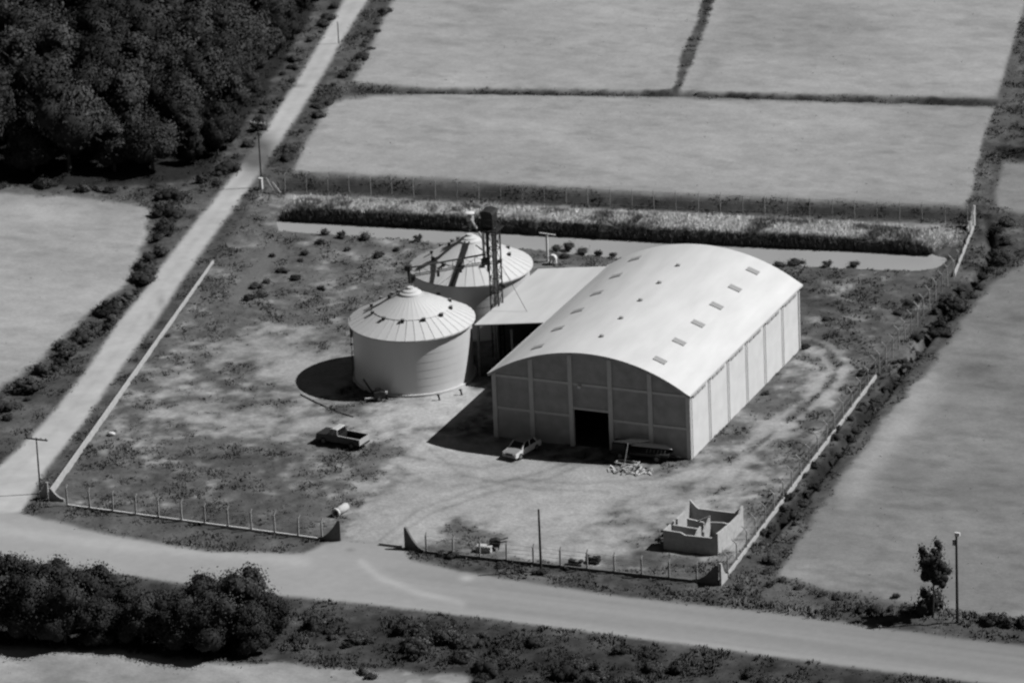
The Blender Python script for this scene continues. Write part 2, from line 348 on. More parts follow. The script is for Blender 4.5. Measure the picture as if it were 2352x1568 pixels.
labels = {0: 'rough grass and bare soil ground around the warehouse yard', 1: 'pale field left of the dirt road', 2: 'grey field right of the yard, at the right edge',
          3: 'small pale field at the upper right edge', 4: 'far pale fields along the top edge', 5: 'long pale field behind the yard and the reeds', 6: 'pale grass in the bottom left corner',
          7: 'pale dirt road running up past the wood', 8: 'wide pale road crossing the foreground'}
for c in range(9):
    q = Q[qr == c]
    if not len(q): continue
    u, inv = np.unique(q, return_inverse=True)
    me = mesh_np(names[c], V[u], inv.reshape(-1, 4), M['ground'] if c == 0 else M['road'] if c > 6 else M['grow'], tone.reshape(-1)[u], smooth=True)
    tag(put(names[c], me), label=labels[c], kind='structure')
def hz(x, y): return float(fields(np.array([float(x)]), np.array([float(y)]))[1][0])
# pond
pts = [P(*q) for q in [(615,495),(900,505),(1500,540),(2150,568),(2200,600),(2150,628),(1900,628),(1500,610),(1150,580),(740,550),(615,535)]]
tag(put('pond_water', (lambda me: me)(MB().prism([(p[0], p[1]) for p in pts], 'z', -.32, -.22).mesh('pond_water', M['water']))), 'long narrow grey pond behind the warehouse', kind='structure')

# ------------------------------------------------------------------ rough grass (stuff)
def tufts(X, Y, Z, H, T, nb=4, spread=.16, wd=.10):
    n = len(X); ang = rng.uniform(0, 2*PI, (n, nb)); rr = rng.uniform(0, spread, (n, nb)); h = H[:, None]*rng.uniform(.6, 1.15, (n, nb))
    bx = X[:, None]+rr*np.cos(ang); by = Y[:, None]+rr*np.sin(ang); a2 = rng.uniform(0, PI, (n, nb)); lean = h*rng.uniform(.15, .6, (n, nb))
    wv = wd*(.6+h)*rng.uniform(.7, 1.3, (n, nb))
    p0 = np.stack([bx-np.cos(a2)*wv, by-np.sin(a2)*wv, np.broadcast_to(Z[:, None], bx.shape)-.03], -1)
    p1 = np.stack([bx+np.cos(a2)*wv, by+np.sin(a2)*wv, np.broadcast_to(Z[:, None], bx.shape)-.03], -1)
    p2 = np.stack([bx+np.cos(ang)*lean, by+np.sin(ang)*lean, Z[:, None]+h], -1)
    V = np.stack([p0, p1, p2], 2).reshape(-1, 3); Fc = np.arange(len(V)).reshape(-1, 3); t = np.repeat(T, nb*3)*np.repeat(rng.uniform(.75, 1.3, n*nb), 3)
    return V, Fc, t
flat = [a.reshape(-1) for a in (GX, GY, GZ, DENS, tone, REG, GPX, GPY)]
inview = (flat[6] > -60) & (flat[6] < 2412) & (flat[7] > -60) & (flat[7] < 1640) & (np.abs(GS.reshape(-1)) < 66)
dn = np.where(inview, flat[3], 0)
pn = fbm(flat[0], flat[1], 2.0, 3, 120); wgt = dn*(.25+1.5*sstep(.42, .65, pn)); pr = wgt/wgt.sum()
NT = 85000
ii = rng.choice(len(pr), NT, p=pr); jx = rng.uniform(-.2, .2, NT); jy = rng.uniform(-.2, .2, NT)
hh = (.10+.28*sstep(.4, .75, pn[ii])*flat[3][ii])*rng.uniform(.6, 1.5, NT)
south = (flat[7][ii] > 1380) | (flat[6][ii]-2250 > (flat[7][ii]-500)*-2) & (flat[7][ii] < 500)
hh = hh*np.where(south, 1.5, 1.0)
vb = tufts(flat[0][ii]+jx, flat[1][ii]+jy, flat[2][ii], hh*.62, np.clip(flat[4][ii]*1.0+.004, 0, .8))
gn = np.repeat(rng.normal(0, .28, (len(vb[0])//3, 3)), 3, 0)+[0, 0, 1]; gn /= np.linalg.norm(gn, axis=1)[:, None]
tag(put('rough_grass', mesh_np('rough_grass', vb[0], vb[1], M['blade'], vb[2], normals=gn)), 'rough grass tufts growing over the yard and the verges', 'grass', kind='stuff')

# reed belt behind the pond: low mound of reeds with blades on it
def line_pts(pix, n):
    w_ = np.array([P(*q)[:2] for q in pix]); s = np.r_[0, np.cumsum(np.hypot(*np.diff(w_, axis=0).T))]; t = np.linspace(0, s[-1], n)
    return np.stack([np.interp(t, s, w_[:, 0]), np.interp(t, s, w_[:, 1])], -1), s[-1]
FRONTL = [(648,503),(900,517),(1200,533),(1500,551),(1800,566),(2000,574),(2135,583)]
BACKL = [(668,461),(900,473),(1200,488),(1500,500),(1800,513),(2000,524),(2205,548)]
nn = 330; A_, L_ = line_pts(FRONTL, nn); B_, _ = line_pts(BACKL, nn)
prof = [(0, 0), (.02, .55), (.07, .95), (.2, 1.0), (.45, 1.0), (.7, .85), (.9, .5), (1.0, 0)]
Vr = []; Tr = []
for j, (a, hk) in enumerate(prof):
    xy = A_*(1-a)+B_*a; k = np.arange(nn)
    env = np.clip(np.minimum(k, nn-1-k)/9, 0, 1)**.5; hgt = (1.2*(1-.25*k/nn))*hk*env*(.55+.9*fbm(xy[:, 0], xy[:, 1], 1.2, 3, 61))
    off = (fbm(xy[:, 0], xy[:, 1], 1.0, 3, 62)-.5)*1.3; dr = (B_-A_)/np.hypot(*(B_-A_).T)[:, None]
    xy = xy+dr*off[:, None]
    Vr.append(np.c_[xy, hgt-(.25 if hk == 0 else 0)]); Tr.append(np.full(nn, .40 if j >= 3 else .07))  # front rows dark: shade of the reed face put into the tone
Vr = np.concatenate(Vr); ix = np.arange(len(prof)*nn).reshape(len(prof), nn)
Fr = np.stack([ix[:-1, :-1], ix[:-1, 1:], ix[1:, 1:], ix[1:, :-1]], -1).reshape(-1, 4); Tr = np.concatenate(Tr)*(.8+.5*rng.random(len(prof)*nn))*.72
NR = 60000; t_ = rng.uniform(0, nn-1.001, NR); k0 = t_.astype(int); fr = (t_-k0)[:, None]; a_ = rng.beta(.9, 1.1, NR)
xy = (A_[k0]*(1-fr)+A_[k0+1]*fr)*(1-a_[:, None])+(B_[k0]*(1-fr)+B_[k0+1]*fr)*a_[:, None]
hb = np.interp(a_, [p[0] for p in prof], [p[1] for p in prof])*1.15*(1-.25*t_/nn)*np.clip(np.minimum(t_, nn-t_)/9, 0, 1)
dry = fbm(xy[:, 0], xy[:, 1], 2.5, 3, 64); tn = np.where(a_ < .1, .10, .62*(.35+1.0*sstep(.35, .6, dry)))  # blades at the front edge darkened as shade
vb = tufts(xy[:, 0], xy[:, 1], hb*.75, .25+.45*rng.random(NR), tn, 2, .2, .06)
Vall = np.concatenate([Vr, vb[0]]); 
tri = np.concatenate([np.concatenate([Fr[:, [0, 1, 2]], Fr[:, [0, 2, 3]]]), vb[1]+len(Vr)])
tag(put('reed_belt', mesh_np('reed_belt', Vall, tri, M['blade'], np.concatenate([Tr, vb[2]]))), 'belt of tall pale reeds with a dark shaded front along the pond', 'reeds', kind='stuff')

# ------------------------------------------------------------------ trees and shrubs
def ico(n=2):
    import bmesh
    bm = bmesh.new(); bmesh.ops.create_icosphere(bm, subdivisions=n, radius=1); v = np.array([x.co[:] for x in bm.verts]); f = np.array([[x.index for x in q.verts] for q in bm.faces]); bm.free(); return v, f
IV, IF = ico(2)
def crown_mesh(name, R, Hc, z0, nblob, nleaf, leaf, mt, seed, flatk=1.0, loose=.2, br=(.34, .24)):
    r = np.random.default_rng(seed); blobs = []
    for i in range(nblob):
        u = r.uniform(0, 2*PI); q = math.sqrt(r.uniform(0, 1)); zz = r.uniform(0, 1)
        rad = R*(br[0]+br[1]*r.random())*(1-.25*zz); blobs.append((math.cos(u)*q*(R-rad)*(1-.35*zz*zz), math.sin(u)*q*(R-rad)*(1-.35*zz*zz), z0+rad*.8+zz*(Hc-1.7*rad), rad))
    blobs.append((0, 0, z0+Hc*.45, R*.55))
    Vs = []; Fs = []; Ts = []; Ns = []; n = 0
    for (x, y, z, rad) in blobs:                                   # dim solid inside so that the crown is not hollow
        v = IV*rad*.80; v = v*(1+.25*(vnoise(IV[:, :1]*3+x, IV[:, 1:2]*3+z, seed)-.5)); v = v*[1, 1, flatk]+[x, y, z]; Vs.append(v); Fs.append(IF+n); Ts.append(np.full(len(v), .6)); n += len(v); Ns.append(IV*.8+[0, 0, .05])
    wts = np.array([b[3]**2 for b in blobs]); wts /= wts.sum(); bi = r.choice(len(blobs), nleaf, p=wts); B = np.array(blobs)[bi]
    d = r.normal(size=(nleaf, 3)); d[:, 2] = np.abs(d[:, 2])*1.0-.35*r.random(nleaf); d /= np.linalg.norm(d, axis=1)[:, None]
    c = B[:, :3]+d*B[:, 3:4]*(r.normal(.95, loose, (nleaf, 1)))*[1, 1, flatk]
    nrm = d+r.normal(scale=.42, size=(nleaf, 3)); nrm /= np.linalg.norm(nrm, axis=1)[:, None]
    a = np.cross(nrm, r.normal(size=(nleaf, 3))); a /= np.linalg.norm(a, axis=1)[:, None]; b = np.cross(nrm, a); s = leaf*r.uniform(.5, 1.2, (nleaf, 1))
    q = np.stack([c-a*s, c-b*s*.6, c+a*s], 1); q2 = np.stack([c-a*s, c+a*s, c+b*s*.7], 1)
    vv = np.concatenate([q.reshape(-1, 3), q2.reshape(-1, 3)]); Vs.append(vv); Fs.append(np.arange(len(vv)).reshape(-1, 3)+n)
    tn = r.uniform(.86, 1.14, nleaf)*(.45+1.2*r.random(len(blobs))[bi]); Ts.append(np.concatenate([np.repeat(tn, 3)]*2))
    cc = c-np.array([0, 0, z0+Hc*.35]); cc /= np.linalg.norm(cc, axis=1)[:, None]; ln = d*.75+cc*.45+r.normal(scale=.2, size=(nleaf, 3)); Ns.append(np.concatenate([np.repeat(ln, 3, 0)]*2))
    NN = np.concatenate(Ns); NN /= np.linalg.norm(NN, axis=1)[:, None]
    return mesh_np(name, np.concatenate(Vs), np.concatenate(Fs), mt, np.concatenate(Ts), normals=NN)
def trunk_mesh(name, h, r0, seed, limbs=4, spread=.45):
    r = random.Random(seed); mb = MB(); mb.tube((0, 0, -.3), (.1, 0, h*.55), r0, r0*.65, 7)
    mb.tube((.1, 0, h*.54), (.05, .1, h), r0*.65, r0*.25, 6)
    for i in range(limbs):
        a = 2*PI*i/limbs+r.random(); z = h*r.uniform(.4, .65); l = h*spread*r.uniform(.7, 1.1)
        mb.tube((.08, 0, z), (math.cos(a)*l, math.sin(a)*l, z+l*.9), r0*.4, r0*.15, 5)
    return mb.mesh(name, M['bark'])
forest = []
for i in range(7):
    R = 2.1+.34*i; Hc = 5.0+.5*(i % 4)
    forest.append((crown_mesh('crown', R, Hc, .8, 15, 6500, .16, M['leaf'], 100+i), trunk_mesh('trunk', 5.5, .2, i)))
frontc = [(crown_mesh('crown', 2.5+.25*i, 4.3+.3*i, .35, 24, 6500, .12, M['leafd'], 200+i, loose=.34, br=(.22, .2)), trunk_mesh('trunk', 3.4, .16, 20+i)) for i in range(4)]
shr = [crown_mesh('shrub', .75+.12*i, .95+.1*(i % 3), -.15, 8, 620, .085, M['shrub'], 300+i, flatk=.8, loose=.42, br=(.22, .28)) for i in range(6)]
def tree(src, x, y, rz, sc, label, group, name='tree', cat='tree', sink=0):
    t = empty(name, (x, y, sink), rz, label, cat, group); t.scale = (sc, sc, sc*random.uniform(.9, 1.12))
    put('crown', src[0], t); put('trunk', src[1], t); return t
woodpoly = [(-90,395),(120,402),(300,402),(430,398),(500,360),(560,268),(610,190),(670,105),(740,0),(800,-110),(300,-220),(-200,-180)]
def inpoly(px, py, pts): return float(sdpoly(np.array([float(px)]), np.array([float(py)]), pts)[0])
pl = []; tries = 0
cA = P(300, 100)
while tries < 9000:
    tries += 1; px = random.uniform(-150, 800); py = random.uniform(-170, 405)
    sdv = inpoly(px, py, woodpoly)
    if sdv > -2: continue
    p = P(px, py); 
    if all((p[0]-q[0])**2+(p[1]-q[1])**2 > 2.9**2 for q in pl): pl.append((p[0], p[1], sdv, px, py))
for (x, y, sdv, px, py) in pl:
    k = random.choice(forest); edge = sdv > -45
    zx = 'at the left picture edge' if px < 90 else 'left of centre' if px < 270 else 'right of centre' if px < 460 else 'near the dirt road'
    zy = 'past the top edge' if py < 0 else 'in the far part' if py < 130 else 'at middle depth' if py < 250 else 'in the near part'
    if py > 330: lb, gr = 'dark broadleaf tree in the front row of the wood, '+zx, 'trees in the front row of the wood'
    elif edge and px > 480: lb, gr = 'smaller dark tree of the wood beside the dirt road, '+zy, 'trees of the wood beside the dirt road'
    else: lb, gr = 'dark broadleaf tree inside the wood, '+zx+', '+zy, 'trees inside the wood'
    tree(k, x, y, random.uniform(0, 6), (random.uniform(.5, .8) if edge and px > 430 else random.uniform(.75, 1.5)), lb, gr)
# dark trees along the near side of the road, bottom left
fl = [(-40,1395,1.05),(40,1402,.95),(130,1410,.9),(215,1425,.85),(300,1448,.82),(385,1448,.80),(470,1445,.92),(560,1452,.98),(625,1465,.72),
      (-20,1462,1.0),(70,1470,1.0),(150,1476,.95),(235,1476,.85),(330,1480,.82),(410,1492,.9),(490,1495,.95),(575,1492,.9)]
lbl = ['dark bushy tree by the near roadside, at the left picture edge','dark bushy tree by the near roadside, second from the left edge','dark bushy tree by the near roadside, third from the left edge',
       'low dark tree where the roadside row dips, nearer the left edge','low dark tree in the middle dip of the roadside row','low dark tree just right of the dip in the roadside row',
       'dark feathery tree in the right clump of the roadside row','tallest dark feathery tree of the right clump beside the road','small dark tree ending the roadside row on its right',
       ]
for i, (px, py, sc) in enumerate(fl):
    p = P(px, py)
    lb = lbl[i] if i < len(lbl) else 'dark tree of the near row by the bottom left field, '+['cut by the left edge','second from the left','third from the left','fourth from the left','fifth, in the middle','sixth from the left','second from its right end','at its right end'][i-9]
    tree(frontc[i % 4], p[0], p[1], i*1.7, sc*1.12, lb, 'dark trees between the road and the bottom left field', 'roadside_tree')
# slim tree at the right
p = P(2143, 1416); slim = (crown_mesh('crown', 1.85, 3.7, 2.7, 22, 2600, .10, M['leafd'], 400, loose=.4, br=(.2, .18)), trunk_mesh('trunk', 5.0, .1, 31, 5, .2))
t = tree(slim, p[0], p[1], 0, 1, 'slim young tree with open crown beside the pole at the lower right', None, 'young_tree')
def shrub(px, py, sc, label, group, cat='shrub', name='shrub', k=None, sz=None):
    p = P(px, py); o = put(name, shr[k if k is not None else random.randrange(6)], None, (p[0], p[1], -.05)); o.rotation_euler = (0, 0, random.uniform(0, 6))
    o.scale = (sc*random.uniform(.85, 1.2), sc*random.uniform(.85, 1.2), sc*(sz or random.uniform(.75, 1.1))); return tag(o, label, cat, group)
shrub(2138,1408,1.35,'dark bush at the foot of the slim young tree',None,sz=1.9,k=2)
def along(pts, n, j, lo, hi, label, group):
    w_, L = line_pts(pts, n)
    for i, q in enumerate(w_):
        i2 = min(max(i+random.uniform(-1.6, 1.6), 0), n-1.001); a0 = int(i2); q = w_[a0]*(1-i2+a0)+w_[a0+1]*(i2-a0)
        px, py = topx(np.array(q[0]), np.array(q[1])); px = float(px)+random.uniform(-j, j); py = float(py)+random.uniform(-j, j)*.5
        z_ = 'in the top part of the picture' if py < 350 else 'above mid height of the picture' if py < 620 else 'at mid height of the picture' if py < 850 else 'in the lower half' 
        full = label+', '+z_; full = full if len(full.split()) <= 16 else label
        shrub(px, py, random.uniform(lo, hi)*random.choice((.6, 1, 1, 1.25)), full, group)
along([(400,450),(365,540),(330,640),(230,740),(150,820),(60,900),(-20,950)],34,16,.7,1.35,'low dark shrub edging the pale left field','shrubs along the left field')
along([(415,470),(375,560),(310,670),(225,760),(120,860),(20,960)],30,14,.4,.8,'small scrubby bush on the verge left of the dirt road','bushes on the left verge of the dirt road')
along([(0,428),(120,432),(300,436),(440,430),(520,395)],18,10,.6,1.1,'undergrowth bush at the foot of the wood','undergrowth along the wood')
along([(500,420),(570,330),(640,215),(700,120),(770,20)],26,14,.5,1.0,'scrubby bush between the wood and the dirt road','undergrowth beside the road at the wood')
along([(880,30),(840,110),(790,190),(720,250)],20,16,.5,.9,'scrubby bush right of the far end of the dirt road','bushes right of the far dirt road')
for px, py, sc, lb in ((730,268,.75,'round dark bush standing alone at the left end of the long field'),(757,240,.6,'small bush by the corner where the field line meets the road verge'),
                       (662,345,.9,'upper of two dark bushes beside the dirt road, right of the tall pole'),(655,366,.95,'lower of two dark bushes beside the dirt road, right of the tall pole'),(690,305,.6,'small bush below the round lone bush, at the field corner')):
    shrub(px, py, sc, lb, None, sz=.9)
yb = [(745,537,1.2),(785,545,1.0),(840,550,1.3),(735,560,1.1),(800,575,.9),(960,553,.9),(700,585,.7),(870,590,.8),(910,575,.7),(625,590,.6),(650,625,.7),(610,650,.7),(680,640,.7),(740,665,.6),(690,600,.6),(590,660,.8)]
for px, py, sc in yb: shrub(px, py, sc*.8, 'low dark bush in the rough grass left of the silos', 'bushes in the grass left of the silos')
for px, py, sc, k in ((575,688,1.15,1),(598,680,.9,3)): shrub(px, py, sc, 'dark bush casting a black shadow near the left wall, '+('left one' if k == 1 else 'right one')+' of the pair', None)
for px, py, sc in ((1275,575,1.0),(1305,572,1.1),(1340,578,1.0),(1375,585,.9),(1410,588,.9),(1790,612,.8),(1830,606,.9),(1900,612,.9),(1960,610,.9),(1300,592,.8)):
    shrub(px, py, sc*.85, 'dark bush on the near bank of the pond behind the warehouse', 'bushes on the pond bank behind the warehouse')
for px, py, sc in ((1850,800,.55),(1895,735,.5),(1920,770,.45)): shrub(px, py, sc, 'small dark tuft bush behind the back right corner of the warehouse', 'tuft bushes by the warehouse corner')
shrub(385,772,.5,'small dark bush leaning on the inner side of the long left wall',None)
along([(2300,510),(2310,560),(2290,610),(2220,690),(2150,780)],22,14,.6,1.1,'dark bush in the ditch outside the right fence, towards the far corner','bushes in the far part of the right ditch')
along([(2110,810),(2030,905),(1960,1010),(1880,1120),(1800,1230),(1760,1320)],22,10,.35,.75,'small dark bush along the near ditch, edge of the right field','bushes along the near right ditch')
for px, py, sc in ((2010,1405,1.0),(1985,1402,.9),(2045,1400,.8),(1770,1345,.7),(1830,1352,.7),(2085,1400,.9),(1890,1365,.6),(1920,1375,.55),(1795,1335,.6),(2060,1372,.7),(1700,1350,.6)):
    shrub(px, py, sc*.9, 'dark bush in the strip between the right field and the road', 'bushes between the right field and the road')
for px, py, sc in ((2290,1432,1.25),(2325,1436,1.3),(2350,1440,1.2),(2260,1425,.8)): shrub(px, py, sc, 'big dark bush beside the road at the right picture edge', 'big bushes at the right edge')
sp = [(735,1432,.95),(700,1450,.6),(745,1450,.6)]
for px, py, sc in sp: shrub(px, py, sc, 'round dark bush alone on the near verge, right of the dark trees', 'bushes right of the dark trees')
for k in range(95):
    px = random.uniform(680, 2352); y0 = 1405+.125*(px-850); py = y0+random.uniform(18, 150)
    if py > 1585: continue
    if px < 1080 and py > 1500+(px-700)*.05: continue
    shrub(px, py, random.uniform(.4, 1.3), 'dark scrub bush in the strip below the road, '+('below the gateway' if px < 1100 else 'left of picture centre' if px < 1300 else 'below the roofless house' if px < 1700 else 'left of the slim tree' if px < 2080 else 'towards the right edge'), 'scrub below the road')
for px, py in ((925,1452),(960,1455),(985,1462),(1010,1470),(1035,1470),(1060,1478)): shrub(px, py, 1.3, 'larger dark bush in the middle of the scrub below the road', 'larger bushes below the road')
for px, py, sc in ((835,1545,.8),(850,1555,.6)): shrub(px, py, sc, 'dark bush in the pale grass at the bottom edge', 'bushes in the pale bottom grass')
for px, py, sc in ((1010,1273,.7),(1040,1278,.6),(1300,1308,.5),(1240,1318,.7),(1150,1302,.5)): shrub(px, py, sc, 'weedy bush outside the front fence, right of the gateway', 'weeds outside the right front fence')
along([(1690,1300),(1760,1225),(1860,1085),(1940,975),(2030,880),(2110,790),(2200,660)],46,14,.25,.7,'small weedy bush just outside the low wall of the right fence','weeds outside the right fence')
for px, py, sc in ((1760,905,.5),(2060,720,.7),(2090,700,.7),(2110,690,.6),(1985,860,.6),(2010,845,.6)): shrub(px, py, sc, 'weedy bush beside the right fence', 'weeds at the right fence')

# ------------------------------------------------------------------ warehouse
W, L, H, RISE = 20.0, 30.0, 6.64, 3.03
_Rr = (100+RISE*RISE)/(2*RISE)
def arch(x): return H+math.sqrt(_Rr**2-(x-10)**2)-(_Rr-RISE)
wh = empty('warehouse', (0, 0, 0), 0, 'large pale warehouse with an arched roof, grey front wall and open dark doorway', 'warehouse')
T = .3
for i in range(6):
    x = [.22, 4, 8, 12, 16, 19.78][i]
    for yy, s in ((-.02, 1), (L+.02, -1)):
        MB().box((x, yy+s*.16, (arch(min(max(x, 0), 20))-.25)/2-.1), (.42, .36, arch(x)-.25+.2)).build('pilaster', M['conc'], wh)
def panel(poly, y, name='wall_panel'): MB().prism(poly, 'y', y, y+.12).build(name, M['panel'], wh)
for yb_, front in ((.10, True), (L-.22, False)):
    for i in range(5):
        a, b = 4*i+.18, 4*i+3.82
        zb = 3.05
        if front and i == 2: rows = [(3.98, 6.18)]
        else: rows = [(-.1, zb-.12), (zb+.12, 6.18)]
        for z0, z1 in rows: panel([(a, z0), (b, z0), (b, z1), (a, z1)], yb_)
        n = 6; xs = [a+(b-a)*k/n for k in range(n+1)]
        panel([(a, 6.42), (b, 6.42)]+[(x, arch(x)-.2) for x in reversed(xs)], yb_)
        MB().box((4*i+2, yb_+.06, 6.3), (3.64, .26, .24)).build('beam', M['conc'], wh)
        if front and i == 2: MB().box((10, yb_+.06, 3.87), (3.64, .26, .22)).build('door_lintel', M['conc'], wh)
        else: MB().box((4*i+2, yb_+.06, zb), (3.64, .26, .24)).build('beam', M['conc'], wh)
for xb, s in ((.05, 1), (W-.05, -1)):
    for k in range(6):
        y0, y1 = 5*k+(.42 if k == 0 else .14), 5*k+5-(.42 if k == 5 else .14)
        for z0, z1 in ((-.1, 3.28), (3.30, 6.5)):
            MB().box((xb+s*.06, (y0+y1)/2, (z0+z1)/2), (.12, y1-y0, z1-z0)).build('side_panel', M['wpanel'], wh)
        if s < 0:
            for j in range(3):
                MB().box((W+.0, 5*k+1.35+j*1.15, 6.0), (.06, .8, .22)).build('high_window', M['skyl'], wh)
    for k in range(7):
        y = min(max(5*k, .2), L-.2)
        if 0 < k < 6: MB().box((xb+s*.05, y, 3.2), (.13, .14, 6.6)).build('side_pilaster', M['wpanel'], wh)
        if s < 0:
            dp = MB().tube((W+.10, y+.0, 0), (W+.10, y, 6.25), .03, n=6).build('joint_shadow_line', M['stain'], wh)  # dark tube stands in for the joint and shadow line at each pilaster
            MB().box((W+.1, y, 6.3), (.16, .2, .2)).build('hopper', M['dark'], dp)
# roof shell
n = 40; xs = [-.18+20.36*k/n for k in range(n+1)]
def az(x): return arch(min(max(x, 0), 20)) - (0.2*max(0, -x) + .2*max(0, x-20))*2
nyr = 7
top = [(x, az(x)+.02) for x in xs]; bot = [(x, az(x)-.1) for x in reversed(xs)]
rm = MB(); k0 = 0
for y in (-.45, L+.45):
    for q in top+bot: rm.v.append((q[0], y, q[1]))
m_ = len(top)*2
for i in range(m_): j = (i+1) % m_; rm.f.append([i, i+m_, j+m_, j])
for i in range(n):
    a, b = i, i+1; c, d = m_-2-i, m_-1-i
    rm.f.append([a, b, c, d]); rm.f.append([a+m_, d+m_, c+m_, b+m_])
rm.build('roof', M['roof'], wh)
mb = MB()
for i in range(n):
    x0, x1 = xs[i], xs[i+1]; mb.bar((x0, -.42, az(x0)-.14), (x1, -.42, az(x1)-.14), .1, .26)
mb.build('roof_fascia', M['panel'], wh)
MB().box((W+.16, L/2, H-.12), (.1, L+.9, .16)).build('gutter', M['conc'], wh); MB().box((-.16, L/2, H-.12), (.1, L+.9, .16)).build('gutter', M['conc'], wh)
VX = 3.844
for k in range(6):
    for x in (VX, W-VX):
        y = 5*(k+.5); dx = .6; z0, z1 = arch(x-dx), arch(x+dx); a = math.atan2(z1-z0, 2*dx)
        MB().box((x, y, (z0+z1)/2+.075), (1.25, .85, .05), M=Matrix.Rotation(-a, 3, 'Y')).build('skylight', M['skyl'], wh)
for k in range(5): MB().lathe([(.0, arch(9.7)+.28), (.22, arch(9.7)+.2), (.22, arch(9.7)-.05)], (9.7, 4.1+5*k), 10).build('ridge_vent', M['skyl'], wh)
MB().box((W/2, L/2, .03), (W-.6, L-.6, .06)).build('floor', M['floor'], wh)
l = MB().box((9.0, -.14, 6.15), (.28, .3, .24)).build('wall_lamp', M['white'], wh)
# ------------------------------------------------------------------ annex shed
ax = empty('annex_shed', (-3.8, 22, 0), 0, 'open fronted lean-to shed with a flat pale roof between the silos and the warehouse', 'shed')
def A(mb, name, m_): 
    mb.v = [(x+3.8, y-22, z) for x, y, z in mb.v]; return mb.build(name, m_, ax)
A(MB().prism([(-7.7, 5.32), (-.42, 6.36), (-.42, 6.44), (-7.7, 5.42)], 'y', 13.9, 30.2), 'roof', M['roof'])
for k in (): A(MB().prism([(-7.7, 5.43), (-.45, 6.45), (-.45, 6.455), (-7.7, 5.435)], 'y', 13.9+3.26*k, 13.96+3.26*k), 'sheet_lap', M['roof'])
A(MB().prism([(-7.5, -.1), (-.3, -.1), (-.3, 6.3), (-7.5, 5.28)], 'y', 29.8, 29.95), 'back_wall', M['panel'])
A(MB().box((-7.45, 24.2, 2.6), (.12, 11.0, 5.3)), 'side_wall', M['panel'])
for x, y in ((-7.45, 14.2), (-3.9, 14.2), (-7.45, 18.2)): A(MB().box((x, y, 2.6), (.22, .22, 5.3)), 'post', M['stain'])
A(MB().box((-3.9, 21.9, .02), (7.2, 15.6, .04)), 'floor', M['floor'])
A(MB().bar((-2.2, 14.1, 4.6), (-1.0, 14.1, 5.9), .12), 'brace', M['conc'])
# ------------------------------------------------------------------ silos
def silo(cx, cy, label, extra):
    s = empty('grain_silo', (cx, cy, 0), 0, label, 'silo', 'grain silos beside the warehouse'); R = 5.8; HW = 5.85; RR = 6.2; ZT = 8.95
    MB().lathe([(6.05, -.2), (6.05, .22), (5.0, .22)], n=64).build('base_ring', M['conc'], s)
    nr = 7
    for k in range(nr):
        z0 = .2+(HW-.2)*k/nr; z1 = .2+(HW-.2)*(k+1)/nr
        MB().lathe([(R+.012, z0), (R, z1)], n=72).build('wall_ring', M['galv'], s, smooth=True)
    # folded roof sheets: every panel a flat wedge between two raised ribs
    N = 40
    wedge = MB(); dt = PI/N; slope = lambda r: HW+.02+(RR-r)*(ZT-HW)/RR
    for r0, r1, dz in ((RR, 3.75, 0), (3.80, .75, .06)):
        k = len(wedge.v)
        for t in (-dt, dt):
            wedge.v += [(r0*math.cos(t), r0*math.sin(t), slope(r0)+dz), (r1*math.cos(t), r1*math.sin(t), slope(r1)+dz)]
        wedge.f.append([k, k+2, k+3, k+1])
    k = len(wedge.v); wedge.v += [(RR*math.cos(t), RR*math.sin(t), slope(RR)-.14) for t in (-dt, dt)]; wedge.f.append([0, k, k+1, 2])
    wm = wedge.mesh('roof_panel', M['galvr']); 
    rb = MB().bar((RR, 0, slope(RR)+.03), (.8, 0, slope(.8)+.09), .035, .012).mesh('roof_rib', M['galvr'])
    for i in range(N):
        o = put('roof_panel', wm, s); o.rotation_euler = (0, 0, 2*PI*(i+.5)/N)
        o = put('roof_rib', rb, s); o.rotation_euler = (0, 0, 2*PI*i/N)
    MB().lathe([(RR-.1, HW-.1), (R-.05, HW-.02)], n=64).build('eave_soffit', M['galvr'], s)
    MB().lathe([(1.15, slope(1.15)+.08), (1.1, slope(1.15)+.22), (.8, slope(.8)+.2), (.78, ZT-.1), (.4, ZT+.05), (.35, ZT+.2), (0, ZT+.22)], n=28).build('roof_collar', M['galvr'], s, smooth=False)
    vt = MB().box((0, 0, .12), (.26, .3, .3)).mesh('roof_vent', M['steel']); cap = MB().box((0, 0, .29), (.32, .36, .05)).mesh('vent_cap', M['stain'])
    for i in range(12):
        t = 2*PI*i/12+.2; r = 3.95; o = put('roof_vent', vt, s, (r*math.cos(t), r*math.sin(t), slope(r))); o.rotation_euler = (0, 0, t); c = put('vent_cap', cap, o)
    for i in range(5):
        t = PI*.55+i*.42; r = 2.1; o = put('roof_vent', vt, s, (r*math.cos(t), r*math.sin(t), slope(r)+.05)); o.rotation_euler = (0, 0, t); put('vent_cap', cap, o)
    # ladder on the left side
    t = math.radians(203); lx, ly = math.cos(t), math.sin(t); mb = MB()
    for q in (-.2, .2): mb.tube((lx*6.0-ly*q, ly*6.0+lx*q, .2), (lx*6.0-ly*q, ly*6.0+lx*q, 6.2), .03, n=5)
    for k in range(19): z = .4+k*.3; mb.tube((lx*6.0+ly*.2, ly*6.0-lx*.2, z), (lx*6.0-ly*.2, ly*6.0+lx*.2, z), .02, n=4)
    mb.build('ladder', M['steel'], s)
    mb = MB().box((lx*5.95, ly*5.95, 4.9), (.25, .9, 1.1), t); mb.build('side_hatch', M['stain'], s)
    return s, slope
S1 = (-13.75, 12.65); S2 = (-14.1, 28.2)
s1, slp = silo(*S1, 'nearer round grain silo with conical ribbed roof, beside the warehouse yard', 0)
s2, _ = silo(*S2, 'farther round grain silo half hidden behind the nearer one and the elevator tower', 1)
